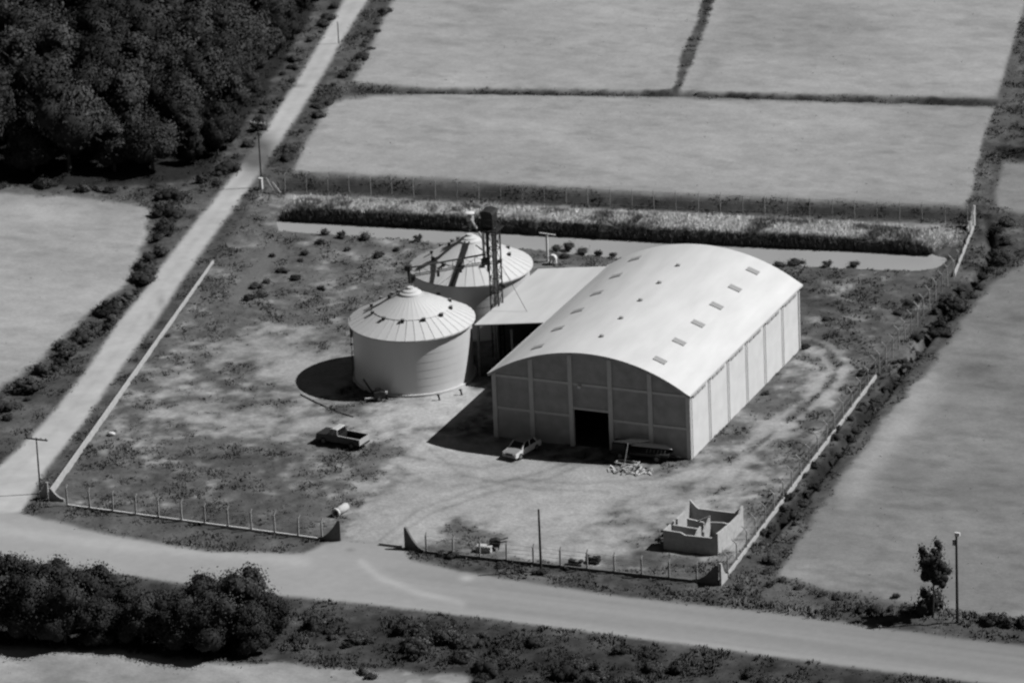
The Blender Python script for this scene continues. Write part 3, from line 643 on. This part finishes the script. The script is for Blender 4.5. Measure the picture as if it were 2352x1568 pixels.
# dark strip down the cone of the far silo
th = math.radians(-84); mb = MB(); c, sn = math.cos(th), math.sin(th)
pr_ = [(.9, slp(.9)+.16), (2.0, slp(2.0)+.12), (3.6, slp(3.6)+.12), (6.3, slp(6.2)+.08)]
for (ra, za), (rb_, zb_) in zip(pr_[:-1], pr_[1:]): mb.bar((c*ra, sn*ra, za), (c*rb_, sn*rb_, zb_), .6, .06)
mb.build('roof_dark_piece', M['steel'], s2)
MB().box((-.2, -.3, 9.75), (.8, .6, .4)).build('roof_dark_piece', M['steel'], s2)
# ------------------------------------------------------------------ elevator tower
tw = empty('elevator_tower', (-7.75, 19.7, 0), 0, 'tall dark lattice grain elevator tower rising between the silos and the shed', 'elevator tower')
cs = [(-.42, -.5), (.42, -.5), (.42, .5), (-.42, .5)]
for x, y in cs: MB().bar((x, y, 0), (x, y, 13.4), .11).build('column', M['steel'], tw)
for k in range(9):
    z = .8+k*1.5; mb = MB()
    for i in range(4):
        a, b = cs[i], cs[(i+1) % 4]; mb.bar((*a, z), (*b, z), .07); 
        if k < 8: mb.bar((*(a if k % 2 else b), z), (*(b if k % 2 else a), z+1.5), .045)
    mb.build('bracing', M['steel'], tw)
MB().box((-.62, -.2, 11.2), (.22, .3, 4.6)).build('elevator_leg', M['steel'], tw)
MB().box((.0, .1, 7.0), (.3, .35, 13.0)).build('elevator_leg', M['tubem'], tw)
hd = MB().box((-.45, 0, 14.2), (1.25, 1.25, 1.5)).build('head_house', M['dark'], tw); 
MB().prism([(-1.15, 14.95), (.25, 14.95), (.1, 15.2), (-.45, 15.3), (-1.0, 15.2)], 'y', -.8, .8).build('head_cover', M['steel'], hd)
mb = MB(); 
for x, y in ((-1.45, -1), (.65, -1), (.65, 1), (-1.45, 1)): mb.bar((x, y, 13.3), (x, y, 14.5), .05)
for z in (13.9, 14.5):
    for a, b in (((-1.45, -1), (.65, -1)), ((.65, -1), (.65, 1)), ((.65, 1), (-1.45, 1)), ((-1.45, 1), (-1.45, -1))): mb.bar((*a, z), (*b, z), .05)
mb.build('railing', M['steel'], tw); MB().box((-.4, 0, 13.3), (2.2, 2.1, .1)).build('platform', M['steel'], tw)
MB().box((-1.1, -.1, 11.6), (.2, .2, 3.4)).build('spout', M['tubem'], tw); MB().box((-.9, -.2, 9.9), (.7, .6, .6)).build('distributor', M['steel'], tw)
mb = MB().tube((.5, -.2, 7.7), (1.15, -.3, 7.5), .18, n=8); mb.build('drive_motor', M['dark'], tw)
mb = MB(); mb.tube((.4, .4, 9.6), (4.2, -2.4, 6.0), .025, n=4); mb.tube((.4, -.4, 12), (-4.6, -5.2, 8.3), .02, n=4); mb.build('guy_wire', M['steel'], tw)
# ------------------------------------------------------------------ conveyors
def conveyor(a, b, depth, label, cap):
    a = Vector(a); b = Vector(b); r_ = empty('grain_conveyor', a, 0, label, 'conveyor', 'overhead conveyors from the tower to the silos'); d = b-a
    dn = d.normalized(); sd_ = dn.cross(Vector((0, 0, 1))).normalized()*.22
    MB().tube((0, 0, 0), d, .09 if not cap else .13, n=8).build('conveyor_tube', M['tubem'] if cap else M['steel'], r_)
    mb = MB()
    if depth:
        for s_ in (-1, 1): mb.bar(sd_*s_-Vector((0, 0, depth)), d+sd_*s_-Vector((0, 0, depth)), .07)
        n_ = 7
        for i in range(n_+1):
            p = d*(i/n_); mb.bar(p, p-Vector((0, 0, depth)), .05)
            if i < n_: mb.bar(p-Vector((0, 0, depth)), d*((i+1)/n_), .035)
        mb.build('truss', M['steel'], r_)
        for f_ in (.33, .62, .93): p = d*f_; MB().bar(p-Vector((0, 0, depth)), p-Vector((0, 0, depth+.55)), .22).build('hanger', M['steel'], r_)
    e = d; MB().box((e.x, e.y, e.z), (.6, .5, .5)).build('drive_head', M['steel'] if not cap else M['tubem'], r_)
    if cap: MB().lathe([(0, e.z+.7), (.45, e.z+.62), (.45, e.z+.52), (0, e.z+.52)], (e.x, e.y), 12).build('cap', M['white'], r_)
    return r_, d
c1, d1 = conveyor((-8.5, 19.2, 10.75), (S1[0]-.2, S1[1]+.2, 11.0), .85, 'dark truss conveyor running from the tower to the top of the nearer silo', False)
mb = MB().tube(d1, (S1[0]+8.5, S1[1]-19.2, 9.5-10.75), .17, .13, 8); mb.build('drop_spout', M['steel'], c1)
c2, d2 = conveyor((-8.5, 20.2, 10.9), (S2[0]+.6, S2[1]-1.0, 11.2), 0, 'pale inclined conveyor tube running from the tower up over the farther silo', True)
mb = MB().bar(d2-Vector((0, 0, .3)), (S2[0]+8.5, S2[1]-20.2, 9.7-10.9), .3); mb.build('drop_spout', M['steel'], c2)
mb = MB().bar((.2, .2, -.9), Vector(d2)*.75-Vector((0, 0, 2.0)), .09); mb.build('support_strut', M['steel'], c2)

# ------------------------------------------------------------------ fences and walls
def post_mesh(h, tip, lean, pw=.13):                # concrete post with a bent tip
    mb = MB(); mb.bar((0, 0, -.2), (0, 0, h), pw); mb.bar((0, 0, h-.04), (lean[0]*tip, lean[1]*tip, h+tip*.75), pw*.8); return mb.mesh('post', M['post'])
def fence(name, a, b, n, h, tip, lean, label, base=.3, bt=.16, cat='fence', wires=4, skip=(), mt='post', pw=.13):
    a = np.array(a[:2]); b = np.array(b[:2]); r_ = empty(name, (a[0], a[1], 0), 0, label, cat); d = b-a; pm = post_mesh(h, tip, lean, pw)
    for i in range(n):
        if i in skip: continue
        q = d*i/(n-1) if n > 1 else d*0; o = put('post', pm, r_, (q[0], q[1], 0)); o.rotation_euler = (random.uniform(-.03, .03), random.uniform(-.03, .03), random.uniform(-.15, .15))
    if base:
        MB().bar((0, 0, base/2-.05), (d[0], d[1], base/2-.05), bt, base+.1).build('base_wall', M[mt], r_)
    for k in range(wires):
        z = base+.25+(h-base-.3)*k/(wires-1); MB().bar((0, 0, z), (d[0], d[1], z), .018).build('wire', M['wire'], r_)
    return r_
def wing(x, y, ax_, s, hgt, ln, base, label, th=.2, cat='wall wing'):           # concave end piece of a wall, highest at (x,y)
    n_ = 8; pts = [(0, -.15), (0, hgt)]+[(.22, hgt)]+[(s_, base+(hgt-base)*(1-(s_-.22)/(ln-.22))**2.0) for s_ in np.linspace(.22, ln, n_)[1:]]+[(ln, -.15)]
    if ax_ == 'x': return MB().prism([(p[0]*s, p[1]) for p in pts], 'y', -th/2, th/2)
    return MB().prism([(p[0]*s, p[1]) for p in pts], 'x', -th/2, th/2)
GL = P(783,1241); GR = P(931,1257); CL = P(100,1152); CR = P(1652,1344); NE = P(2236,520); NW = P(600,438)
e = P(740,1240)
f1 = fence('front_fence', P(155,1162), e, 12, 1.85, .35, (.1, .7), 'concrete post fence on a low kerb wall, left of the gateway', .2, mt='conc')
mb = wing(0, 0, 'x', -1, 2.0, 2.1, .28, ''); o = mb.build('end_wing', M['conc_shade'], f1, loc=(GL[0]-f1.location.x, GL[1]-f1.location.y, 0)); o.rotation_euler.z = math.atan2(e[1]-GL[1], e[0]-GL[0])+PI
e2 = P(980,1270)
f2 = fence('front_fence', e2, P(1600,1337), 11, 1.75, .3, (.1, .7), 'concrete post fence with a kerb wall painted in shade tone, right of the gateway', .25, mt='conc_shade')
o = wing(0, 0, 'x', 1, 2.0, 2.2, .28, '').build('end_wing', M['conc_shade'], f2, loc=(GR[0]-f2.location.x, GR[1]-f2.location.y, 0)); o.rotation_euler.z = math.atan2(e2[1]-GR[1], e2[0]-GR[0])
o = MB().box((-1.4, -.1, .12), (2.2, .2, .2)).build('gate_sill', M['post'], f2, loc=(GR[0]-f2.location.x, GR[1]-f2.location.y, 0))
o = wing(0, 0, 'x', -1, 1.9, 2.4, .28, '').build('corner_wing', M['conc_shade'], f2, loc=(CR[0]-.12-f2.location.x, CR[1]+.1-f2.location.y, 0))
# right-hand boundary: wall in two stretches with posts and inward tips
m1 = P(2012,868); q1 = P(1672,1322)
f3 = fence('side_fence', q1, m1, 18, 1.95, .5, (-.9, .1), 'long white low wall with bent-tip posts along the right side of the yard, nearer part', .36, .16, mt='plaster', wires=3, pw=.085)
o = wing(0, 0, 'y', 1, 2.1, 1.6, .5, '').build('corner_wing', M['plaster'], f3, loc=(CR[0]+.12-f3.location.x, CR[1]-f3.location.y, 0)); o.rotation_euler.z = 0
m2 = P(2060,800); m3 = P(2232,590)
f4 = fence('side_fence', P(2020,860), P(2190,640), 13, 2.1, .5, (-.9, .1), 'overgrown middle stretch of the right fence with many bent posts', 0, .12, wires=3, mt='post', pw=.085)
f5 = fence('side_fence', P(2192,635), P(2236,525), 6, 1.6, .3, (-.9, .1), 'far white stretch of the right fence ending in a spike at the back corner', .35, .16, wires=2, mt='plaster', pw=.085)
o = wing(0, 0, 'y', -1, 2.2, 2.4, .5, '').build('corner_wing', M['plaster'], f5, loc=(NE[0]-f5.location.x, NE[1]+.4-f5.location.y, 0))
f6 = fence('back_fence', P(655,440), P(2222,513), 32, 1.9, .25, (0, .8), 'thin pale post fence across the back of the yard behind the reeds', 0, wires=3, pw=.07)
# left wall
a = P(112,1146); b = P(490,604); r_ = empty('boundary_wall', (a[0], a[1], 0), 0, 'long plain pale wall along the left side of the yard beside the dirt road', 'wall')
NSEG = 30; d = b-a
for i in range(NSEG):
    h0 = .72*(1-.6*i/NSEG); p0 = d*(i+.004)/NSEG; p1 = d*(i+.996)/NSEG
    MB().bar((p0[0], p0[1], h0/2-.1+random.uniform(-.015, .015)), (p1[0], p1[1], h0/2-.1), .16, h0+.2).build('wall_panel', M['plaster'], r_)
o = wing(0, 0, 'x', -1, 1.7, .9, .7, '').build('corner_pillar', M['post'], r_, loc=(0, 0, 0))
wing(0, 0, 'x', 1, 1.2, 1.5, .3, '').build('corner_wing', M['post'], r_, loc=(.2, -.15, 0))

# ------------------------------------------------------------------ roofless house
hs = empty('unfinished_house', (25.1, -20.5, 0), 0, 'small roofless unfinished house with stepped bare walls in the lower right of the yard', 'house')
p0 = P(1523,1263); p1 = P(1650,1276); HW_ = 5.25; HD = 6.5
hs.location = (p1[0]-HW_, p1[1], 0); th = .18
def wallx(y, prof_, name, x0=0): MB().prism([(x0+p[0], p[1]) for p in prof_], 'y', y, y+th).build(name, M['plaster'], hs)
def wally(x, prof_, name): MB().prism(prof_, 'x', x, x+th).build(name, M['plaster'], hs)
wallx(0, [(0, -.1), (HW_-th-.004, -.1), (HW_-th-.004, 1.95), (HW_-.6, 1.65), (2.1, 1.6), (1.7, 1.8), (0, 1.85)], 'front_wall')
wallx(HD-th, [(th+.004, -.1), (HW_-th-.004, -.1), (HW_-th-.004, 2.15), (HW_-.55, 1.75), (HW_-.8, 1.5), (1.0, 1.5), (.75, 1.65), (th+.004, 2.25)], 'back_wall')
wally(HW_-th, [(0, -.1), (HD, -.1), (HD, 2.25), (HD-.4, 2.1), (HD-.9, 1.75), (3.6, 1.8), (1.2, 2.0), (.0, 2.15)], 'right_wall')
# left wall with window gaps
for y0, y1, z0, z1 in ((th+.004, 1.6, -.1, 1.8), (1.6, 2.3, -.1, .8), (2.3, 2.6, -.1, 1.8), (2.6, 3.2, -.1, .8), (3.2, 4.6, -.1, 1.65)):
    MB().box((th/2, (y0+y1)/2, (z0+z1)/2), (th, y1-y0-.004, z1-z0)).build('left_wall', M['plaster'], hs)
wally(0, [(4.602, -.1), (HD, -.1), (HD, 2.3), (HD-.3, 2.1), (5.2, 1.65), (4.602, 1.6)], 'left_wall')
wallx(1.9, [(th+.004, 0), (2.75, 0), (2.75, 1.5), (th+.004, 1.6)], 'inner_wall')
wallx(3.9, [(.8, 0), (2.4, 0), (2.4, 1.3), (.8, 1.5)], 'inner_wall'); wallx(3.9, [(3.0, 0), (HW_-th-.004, 0), (HW_-th-.004, 1.4), (4.2, 1.5), (3.0, 1.4)], 'inner_wall')
wally(2.76, [(.4, 0), (1.895, 0), (1.895, 1.8), (1.1, 1.6), (.4, 1.2)], 'inner_wall'); wally(2.95, [(2.1, 0), (3.7, 0), (3.7, 2.0), (3.2, 1.7), (2.1, 1.2)], 'inner_wall')
MB().box((3.9, 4.6, 1.0), (1.1, .5, .12), .2).build('plank', M['board'], hs); MB().bar((2.0, 3.2, 1.6), (3.2, 3.5, 2.2), .1).build('plank', M['board'], hs)

# ------------------------------------------------------------------ poles
def pole(px, py, h, r0, label, arm=None, white=False, tilt=0):
    p = P(px, py); o = empty('utility_pole', (p[0], p[1], 0), 0, label, 'utility pole')
    MB().tube((0, 0, -.3), (tilt, 0, h), r0, r0*.7, 8).build('shaft', M['pole'], o)
    if arm:
        MB().bar((tilt-arm*math.cos(-.1), arm*math.sin(.1), h-.2), (tilt+arm*math.cos(.1), -arm*math.sin(.1)*-1, h-.2), .12).build('crossarm', M['pole'] if not white else M['post'], o)
        for q in (-.9, -.45, .45, .9): MB().tube((tilt+arm*q, 0, h-.14), (tilt+arm*q, 0, h+.06), .05, .04, 6).build('insulator', M['white'] if white else M['steel'], o)
    return o
pole(93,1133,5.6,.09,'wooden pole with a crossarm standing at the road junction, left edge',1.1)
pole(601,430,7.4,.10,'tall pole with pale crossarm between the dirt road and the back fence end',.9,True)
o = pole(1243,1312,6.0,.13,'plain dark pole without crossarm outside the front fence')
o = pole(2199,1429,8.2,.14,'tallest dark pole with pale fitting on top beside the slim tree, lower right')
MB().box((.1, 0, 8.3), (.45, .2, .3)).build('top_fitting', M['white'], o); MB().box((-.2, 0, 7.5), (.25, .2, .5)).build('bracket', M['post'], o)
pole(778,100,2.6,.07,'thin distant pole in front of the far end of the dirt road')
# pale anchor pieces at the foot of the tall pole
p = P(600,436); o = empty('pole_anchor', (p[0], p[1], 0), 0, 'small white marker post at the foot of the tall pole by the back fence', 'marker post')
MB().box((0, 0, .6), (.35, .3, 1.3)).build('marker', M['white'], o); MB().box((0,0,1.3),(.42,.36,.08)).build('marker_cap', M['white'], o)
p = P(622,438); o = empty('gate_frame', (p[0], p[1], 0), 0, 'slanting pale bars leaning beside the tall pole, left end of the back fence', 'barrier')
for k in range(3): MB().bar((-.3+.35*k, -.3, 1.5-.2*k), (.9+.35*k, -.9, .2), .1).build('bar', M['post'] if k != 1 else M['steel'], o)
# T post and white stand behind the annex
p = P(1258,600); o = empty('t_post', (p[0], p[1], 0), 0, 'white T shaped post behind the shed', 'post')
MB().bar((0, 0, 0), (0, 0, 2.9), .2).build('shaft', M['white'], o); MB().bar((-.8, 0, 3.0), (.95, 0, 2.95), .12).build('crossbar', M['white'], o)
p = P(1270,606); o = empty('white_stand', (p[0], p[1], 0), 0, 'small white humped stand on short legs next to the T post', 'stand')
MB().prism([(-.38, .5), (.42, .45), (.42, .7), (.25, .98), (-.1, 1.02), (-.38, .8)], 'y', -.2, .2).build('top', M['white'], o)
for x in (-.3, 0.05, .34): MB().box((x, 0, .22), (.13, .3, .5)).build('leg', M['white'], o)

# ------------------------------------------------------------------ vehicles
def wheel(parent, x, y, r=.32, wdt=.2):
    s = 1 if y > 0 else -1; mb = MB().tube((x, y-wdt/2, r), (x, y+wdt/2, r), r, n=16); o = mb.build('wheel', M['tyre'], parent)
    MB().tube((x, y+s*(wdt/2), r), (x, y+s*(wdt/2+.02), r), r*.55, n=12).build('hubcap', M['stain'], o)
def cabin(parent, prof_lo, prof_hi, zlo, zhi, wlo, whi, mroof, mglass, pill):
    # greenhouse frustum: glass block with a roof slab and pillars
    mb = MB(); x0, x1 = prof_lo; a0, a1 = prof_hi
    mb.v = [(x0, -wlo, zlo), (x1, -wlo, zlo), (x1, wlo, zlo), (x0, wlo, zlo), (a0, -whi, zhi), (a1, -whi, zhi), (a1, whi, zhi), (a0, whi, zhi)]
    mb.f = [[0,3,2,1],[4,5,6,7],[0,1,5,4],[1,2,6,5],[2,3,7,6],[3,0,4,7]]; mb.build('window_glass', mglass, parent)
    MB().prism([(a0-.05, zhi), (a1+.05, zhi), (a1-.05, zhi+.06), (a0+.1, zhi+.06)], 'y', -whi-.03, whi+.03).build('roof', mroof, parent)
    for s in (-1, 1):
        mb = MB()
        for (xa, xb) in ((x0, a0), (x1, a1), ((x0+x1)/2, (a0+a1)/2)): mb.bar((xa, s*(wlo+.005), zlo), (xb, s*(whi+.01), zhi+.01), .07, .09)
        mb.build('pillars', pill, parent)
def ang(pa, pb): a, b = P(*pa), P(*pb); return math.atan2(b[1]-a[1], b[0]-a[0])
# sedan: nose towards +x local
p = P(1199,1041); rz = ang((1248,1012), (1199,1040)); car = empty('parked_car', (p[0], p[1], 0), rz, 'grey sedan with painted sun-bright sides in front of the grey warehouse wall, half in shade', 'car')
body = [(-2.05,.32),(2.0,.32),(2.08,.5),(2.02,.74),(.95,.88),(-1.5,.90),(-2.02,.86),(-2.1,.6)]
MB().prism(body, 'y', -.78, .78).build('body', M['carglare'], car)
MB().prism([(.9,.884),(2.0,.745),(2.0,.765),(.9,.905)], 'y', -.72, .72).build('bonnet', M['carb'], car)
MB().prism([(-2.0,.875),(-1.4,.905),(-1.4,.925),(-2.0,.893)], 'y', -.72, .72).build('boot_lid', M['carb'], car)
cabin(car, (-1.45, .98), (-1.05, .38), .895, 1.36, .74, .62, M['carb'], M['glass'], M['carglare'])
for x in (1.3, -1.3):
    for y in (-.72, .72): wheel(car, x, y, .31, .18)
MB().box((2.1, 0, .45), (.1, 1.5, .14)).build('bumper', M['hub'], car); MB().box((-2.12, 0, .45), (.1, 1.5, .14)).build('bumper', M['hub'], car)
for y in (-.55, .55): MB().box((2.06, y, .62), (.06, .24, .16)).build('headlight', M['white'], car)
MB().box((2.045, 0, .62), (.05, .8, .14)).build('grille', M['dark'], car)
# pickup: nose towards -x in the picture
p = P(787,1019); rz = ang((829,1027), (787,1019)); tr = empty('pickup_truck', (p[0], p[1], 0), rz, 'dark pickup truck with pale cab roof and empty open bed parked on the grass', 'pickup truck')
MB().prism([(-.05,.42),(2.3,.42),(2.42,.6),(2.36,1.0),(1.1,1.1),(-.05,1.1)], 'y', -.86, .86).build('body', M['truckd'], tr)
cabin(tr, (-.02, 1.2), (.1, .75), 1.1, 1.62, .8, .68, M['truckw'], M['glass'], M['truckw'])
mb = MB(); mb.box((-1.28, 0, .55), (2.3, 1.6, .08)); mb.build('bed_floor', M['truckd'], tr)
for s in (-1, 1): 
    MB().box((-1.25, s*.83, .78), (2.36, .06, .62)).build('bed_side', M['truckd'], tr); MB().box((-1.25, s*.83, 1.11), (2.4, .1, .05)).build('bed_rail', M['truckw'], tr)
MB().box((-.12, 0, .8), (.06, 1.6, .6)).build('bed_front', M['truckd'], tr); MB().box((-2.45, 0, .8), (.06, 1.72, .6)).build('tailgate', M['truckw'], tr)
for x in (1.6, -1.55):
    for y in (-.78, .78): wheel(tr, x, y, .36, .2)
MB().box((2.45, 0, .52), (.1, 1.6, .16)).build('bumper', M['hub'], tr); MB().box((-2.55, 0, .5), (.1, 1.5, .12)).build('bumper', M['steel'], tr)
for y in (-.62, .62): MB().box((2.4, y, .82), (.06, .22, .2)).build('headlight', M['hub'], tr)
# cart with boards, right of the door
p = P(1475,1052); rz = ang((1420,1045), (1560,1058)); ct = empty('loaded_cart', (p[0], p[1], 0), rz, 'dark cart heaped with pale boards against the front wall, right of the doorway', 'cart')
MB().box((0, 0, .75), (5.6, 1.5, .14)).build('deck', M['steel'], ct)
for s in (-1, 1): MB().bar((-2.8, s*.7, .62), (2.8, s*.7, .62), .12).build('rail', M['steel'], ct)
for x in (-1.9, -1.2, 1.7):
    for y in (-.75, .75): wheel(ct, x, y, .38, .2)
MB().bar((2.8, 0, .6), (3.7, .1, .35), .12).build('drawbar', M['steel'], ct)
MB().box((-2.1, 0, 1.15), (1.3, 1.3, .7)).build('crate', M['dark'], ct)
for i in range(5): MB().box((-1.7+.35*i, -.2+.1*i, 1.56+.05*i), (1.9, .34, .05), random.uniform(-.15, .15)).build('board', M['white'], ct)
for i in range(4): MB().bar((-.9+.2*i, .1*i-.2, 1.35+.05*i), (3.0-.2*i, .1*i-.1, 1.25+.05*i), .2, .05).build('board', M['white'], ct)
for i in range(6): MB().bar((.6+.35*i, -.5, .8), (.7+.35*i, -.45, 1.2), .06).build('stake', M['stain'], ct)
# pile of debris with a leaning pole
p = P(1450,1082); db = empty('debris_pile', (p[0], p[1], 0), 0, 'low pile of pale sticks and rubble on the ground in front of the loaded cart', 'debris pile')
rr = random.Random(5)
for i in range(46):
    a = rr.uniform(0, 6.3); q = rr.uniform(0, 1)**.6; x, y = math.cos(a)*q*2.3, math.sin(a)*q*1.2; l = rr.uniform(.25, .9); t = rr.uniform(0, PI); z = .06+.25*(1-q)*rr.random()
    MB().bar((x-math.cos(t)*l/2, y-math.sin(t)*l/2, z), (x+math.cos(t)*l/2, y+math.sin(t)*l/2, z+rr.uniform(-.03, .18)), rr.uniform(.06, .16), .06).build('stick', M[rr.choice(['board', 'board', 'stain', 'white'])], db)
for i in range(16):
    a = rr.uniform(0, 6.3); q = rr.uniform(0, 1)**.6; s_ = rr.uniform(.15, .35); MB().box((math.cos(a)*q*2.1, math.sin(a)*q*1.1, s_*.4), (s_, s_*.8, s_*.8), rr.uniform(0, 3)).build('rubble_block', M[rr.choice(['brick', 'dark', 'board'])], db)
p = P(1438,1071); o = empty('frame_table', (p[0], p[1], 0), 0, 'pale frame with a thin upright pole standing on the debris pile', 'frame')
for q in (-.4, .4): MB().bar((-.9, q, .45), (1.2, q-.1, .45), .1, .06).build('rail', M['board'], o)
for q in (-.9, 1.2): MB().bar((q, -.45, .45), (q, .45, .45), .1, .06).build('rail', M['board'], o)
for x in (-.85, 1.1):
    for y in (-.38, .34): MB().bar((x, y, 0), (x, y, .42), .06).build('leg', M['stain'], o)
MB().tube((-.2, 0, 0), (.15, .3, 2.2), .045, n=6).build('upright', M['board'], o)
# machine beside the silo
p = P(862,920); au = empty('grain_auger', (p[0], p[1], 0), ang((842,922), (885,917)), 'small dark wheeled machine with a pale bar at the foot of the nearer silo', 'machine')
MB().prism([(-.2,.25),(.9,.25),(1.0,.8),(.6,1.0),(-.1,.9)], 'y', -.4, .4).build('body', M['dark'], au)
MB().box((-.55, -.3, .45), (1.0, .16, .1)).build('pale_bar', M['board'], au); MB().tube((-.1, .3, .6), (-.9, 1.0, 2.0), .09, n=7).build('auger_tube', M['steel'], au)
for y in (-.45, .45): wheel(au, .3, y, .28, .12)
MB().box((1.12, .1, .7), (.26, .26, .26)).build('light_box', M['white'], au); MB().box((.35, .1, 1.1), (.5, .3, .2)).build('engine_cover', M['steel'], au)
# aeration stubs near the silo
for (px, py, lb) in ((1010,919,'left of two small dark stub posts on the ground before the nearer silo'), (1061,907,'right of two small dark stub posts on the ground before the nearer silo')):
    p = P(px, py); o = empty('stub_post', (p[0], p[1], 0), 0, lb, 'stub post'); MB().tube((0, 0, 0), (-.12, 0, .5), .09, n=7).build('stub', M['steel'], o); MB().box((-.14, 0, .53), (.24, .2, .1)).build('stub_cap', M['steel'], o)
# hose on the ground
w_, _l = line_pts([(690,906),(720,922),(760,940),(790,952),(812,958)], 14); mb = MB()
for i in range(13): mb.tube((w_[i][0], w_[i][1], .07), (w_[i+1][0], w_[i+1][1], .07), .05, n=5)
tag(mb.build('hose', M['steel']), 'thin dark hose lying on the pale grass left of the nearer silo', 'hose')
# concrete pipe by the gateway
p = P(784,1178); pi_ = empty('concrete_pipe', (p[0], p[1], 0), ang((768,1186), (800,1166)), 'short pale concrete pipe lying on the grass behind the gateway', 'pipe')
prof_ = [(.26,-.85),(.38,-.85),(.38,.85),(.26,.85),(.26,-.85)]; mb = MB().lathe([(r, z) for r, z in prof_], n=24); mb.v = [(z, x, y+.36) for x, y, z in mb.v]; mb.build('pipe_barrel', M['board'], pi_, True)
mb = MB().lathe([(.26,-.95),(.43,-.95),(.43,-.75),(.382,-.75)], n=24); mb.v = [(z, x, y+.36) for x, y, z in mb.v]; mb.build('pipe_collar', M['conc'], pi_)
# white sack on the grass
p = P(256,999); sv = IV*[.42, .26, .2]*(1+.12*(vnoise(IV[:, :1]*3, IV[:, 1:2]*3, 3)-.5)); me = mesh_np('white_sack', sv+[0, 0, .16], IF, M['white'], smooth=True); tag(put('white_sack', me, None, p), 'small white lump lying alone on the grass near the left wall', 'sack')
# stack of slabs, brick heaps inside the front fence
p = P(1112,1266); o = empty('slab_stack', (p[0], p[1], 0), .1, 'small stack of pale slabs just inside the right front fence', 'slab stack')
for k in range(6): MB().box((random.uniform(-.05, .05), random.uniform(-.05, .05), .06+.1*k), (1.4, .7, .08), random.uniform(-.06, .06)).build('slab', M['board'], o)
p = P(1137,1262); o = empty('handcart', (p[0], p[1], 0), .4, 'dark round-topped handcart beside the stack of pale slabs', 'handcart')
MB().prism([(-.4,.35),(.4,.35),(.55,.9),(.2,1.1),(-.3,1.0),(-.5,.8)], 'y', -.35, .35).build('tub', M['dark'], o); MB().bar((.4,.3,.8),(1.2,.4,.95),.08).build('handle', M['steel'], o)
MB().bar((.4,-.3,.8),(1.2,-.35,.95),.08).build('handle', M['steel'], o); wheel(o, -.3, .01, .25, .1); MB().bar((.3,0,.4),(.35,0,0),.08).build('leg', M['steel'], o)
for (px, py, n_, lb) in ((1322,1296,8,'low heap of dark bricks behind the right front fence, left of a second heap'), (1362,1292,12,'taller heap of dark bricks behind the right front fence')):
    p = P(px, py); o = empty('brick_heap', (p[0], p[1], 0), 0, lb, 'brick heap')
    for k in range(n_): MB().box((-.5+.34*(k % 4)+random.uniform(-.05, .05), random.uniform(-.1, .1), .12+.22*(k//4)), (.3, .5, .2), random.uniform(-.1, .1)).build('brick', M['steel'] if k % 3 else M['stain'], o)
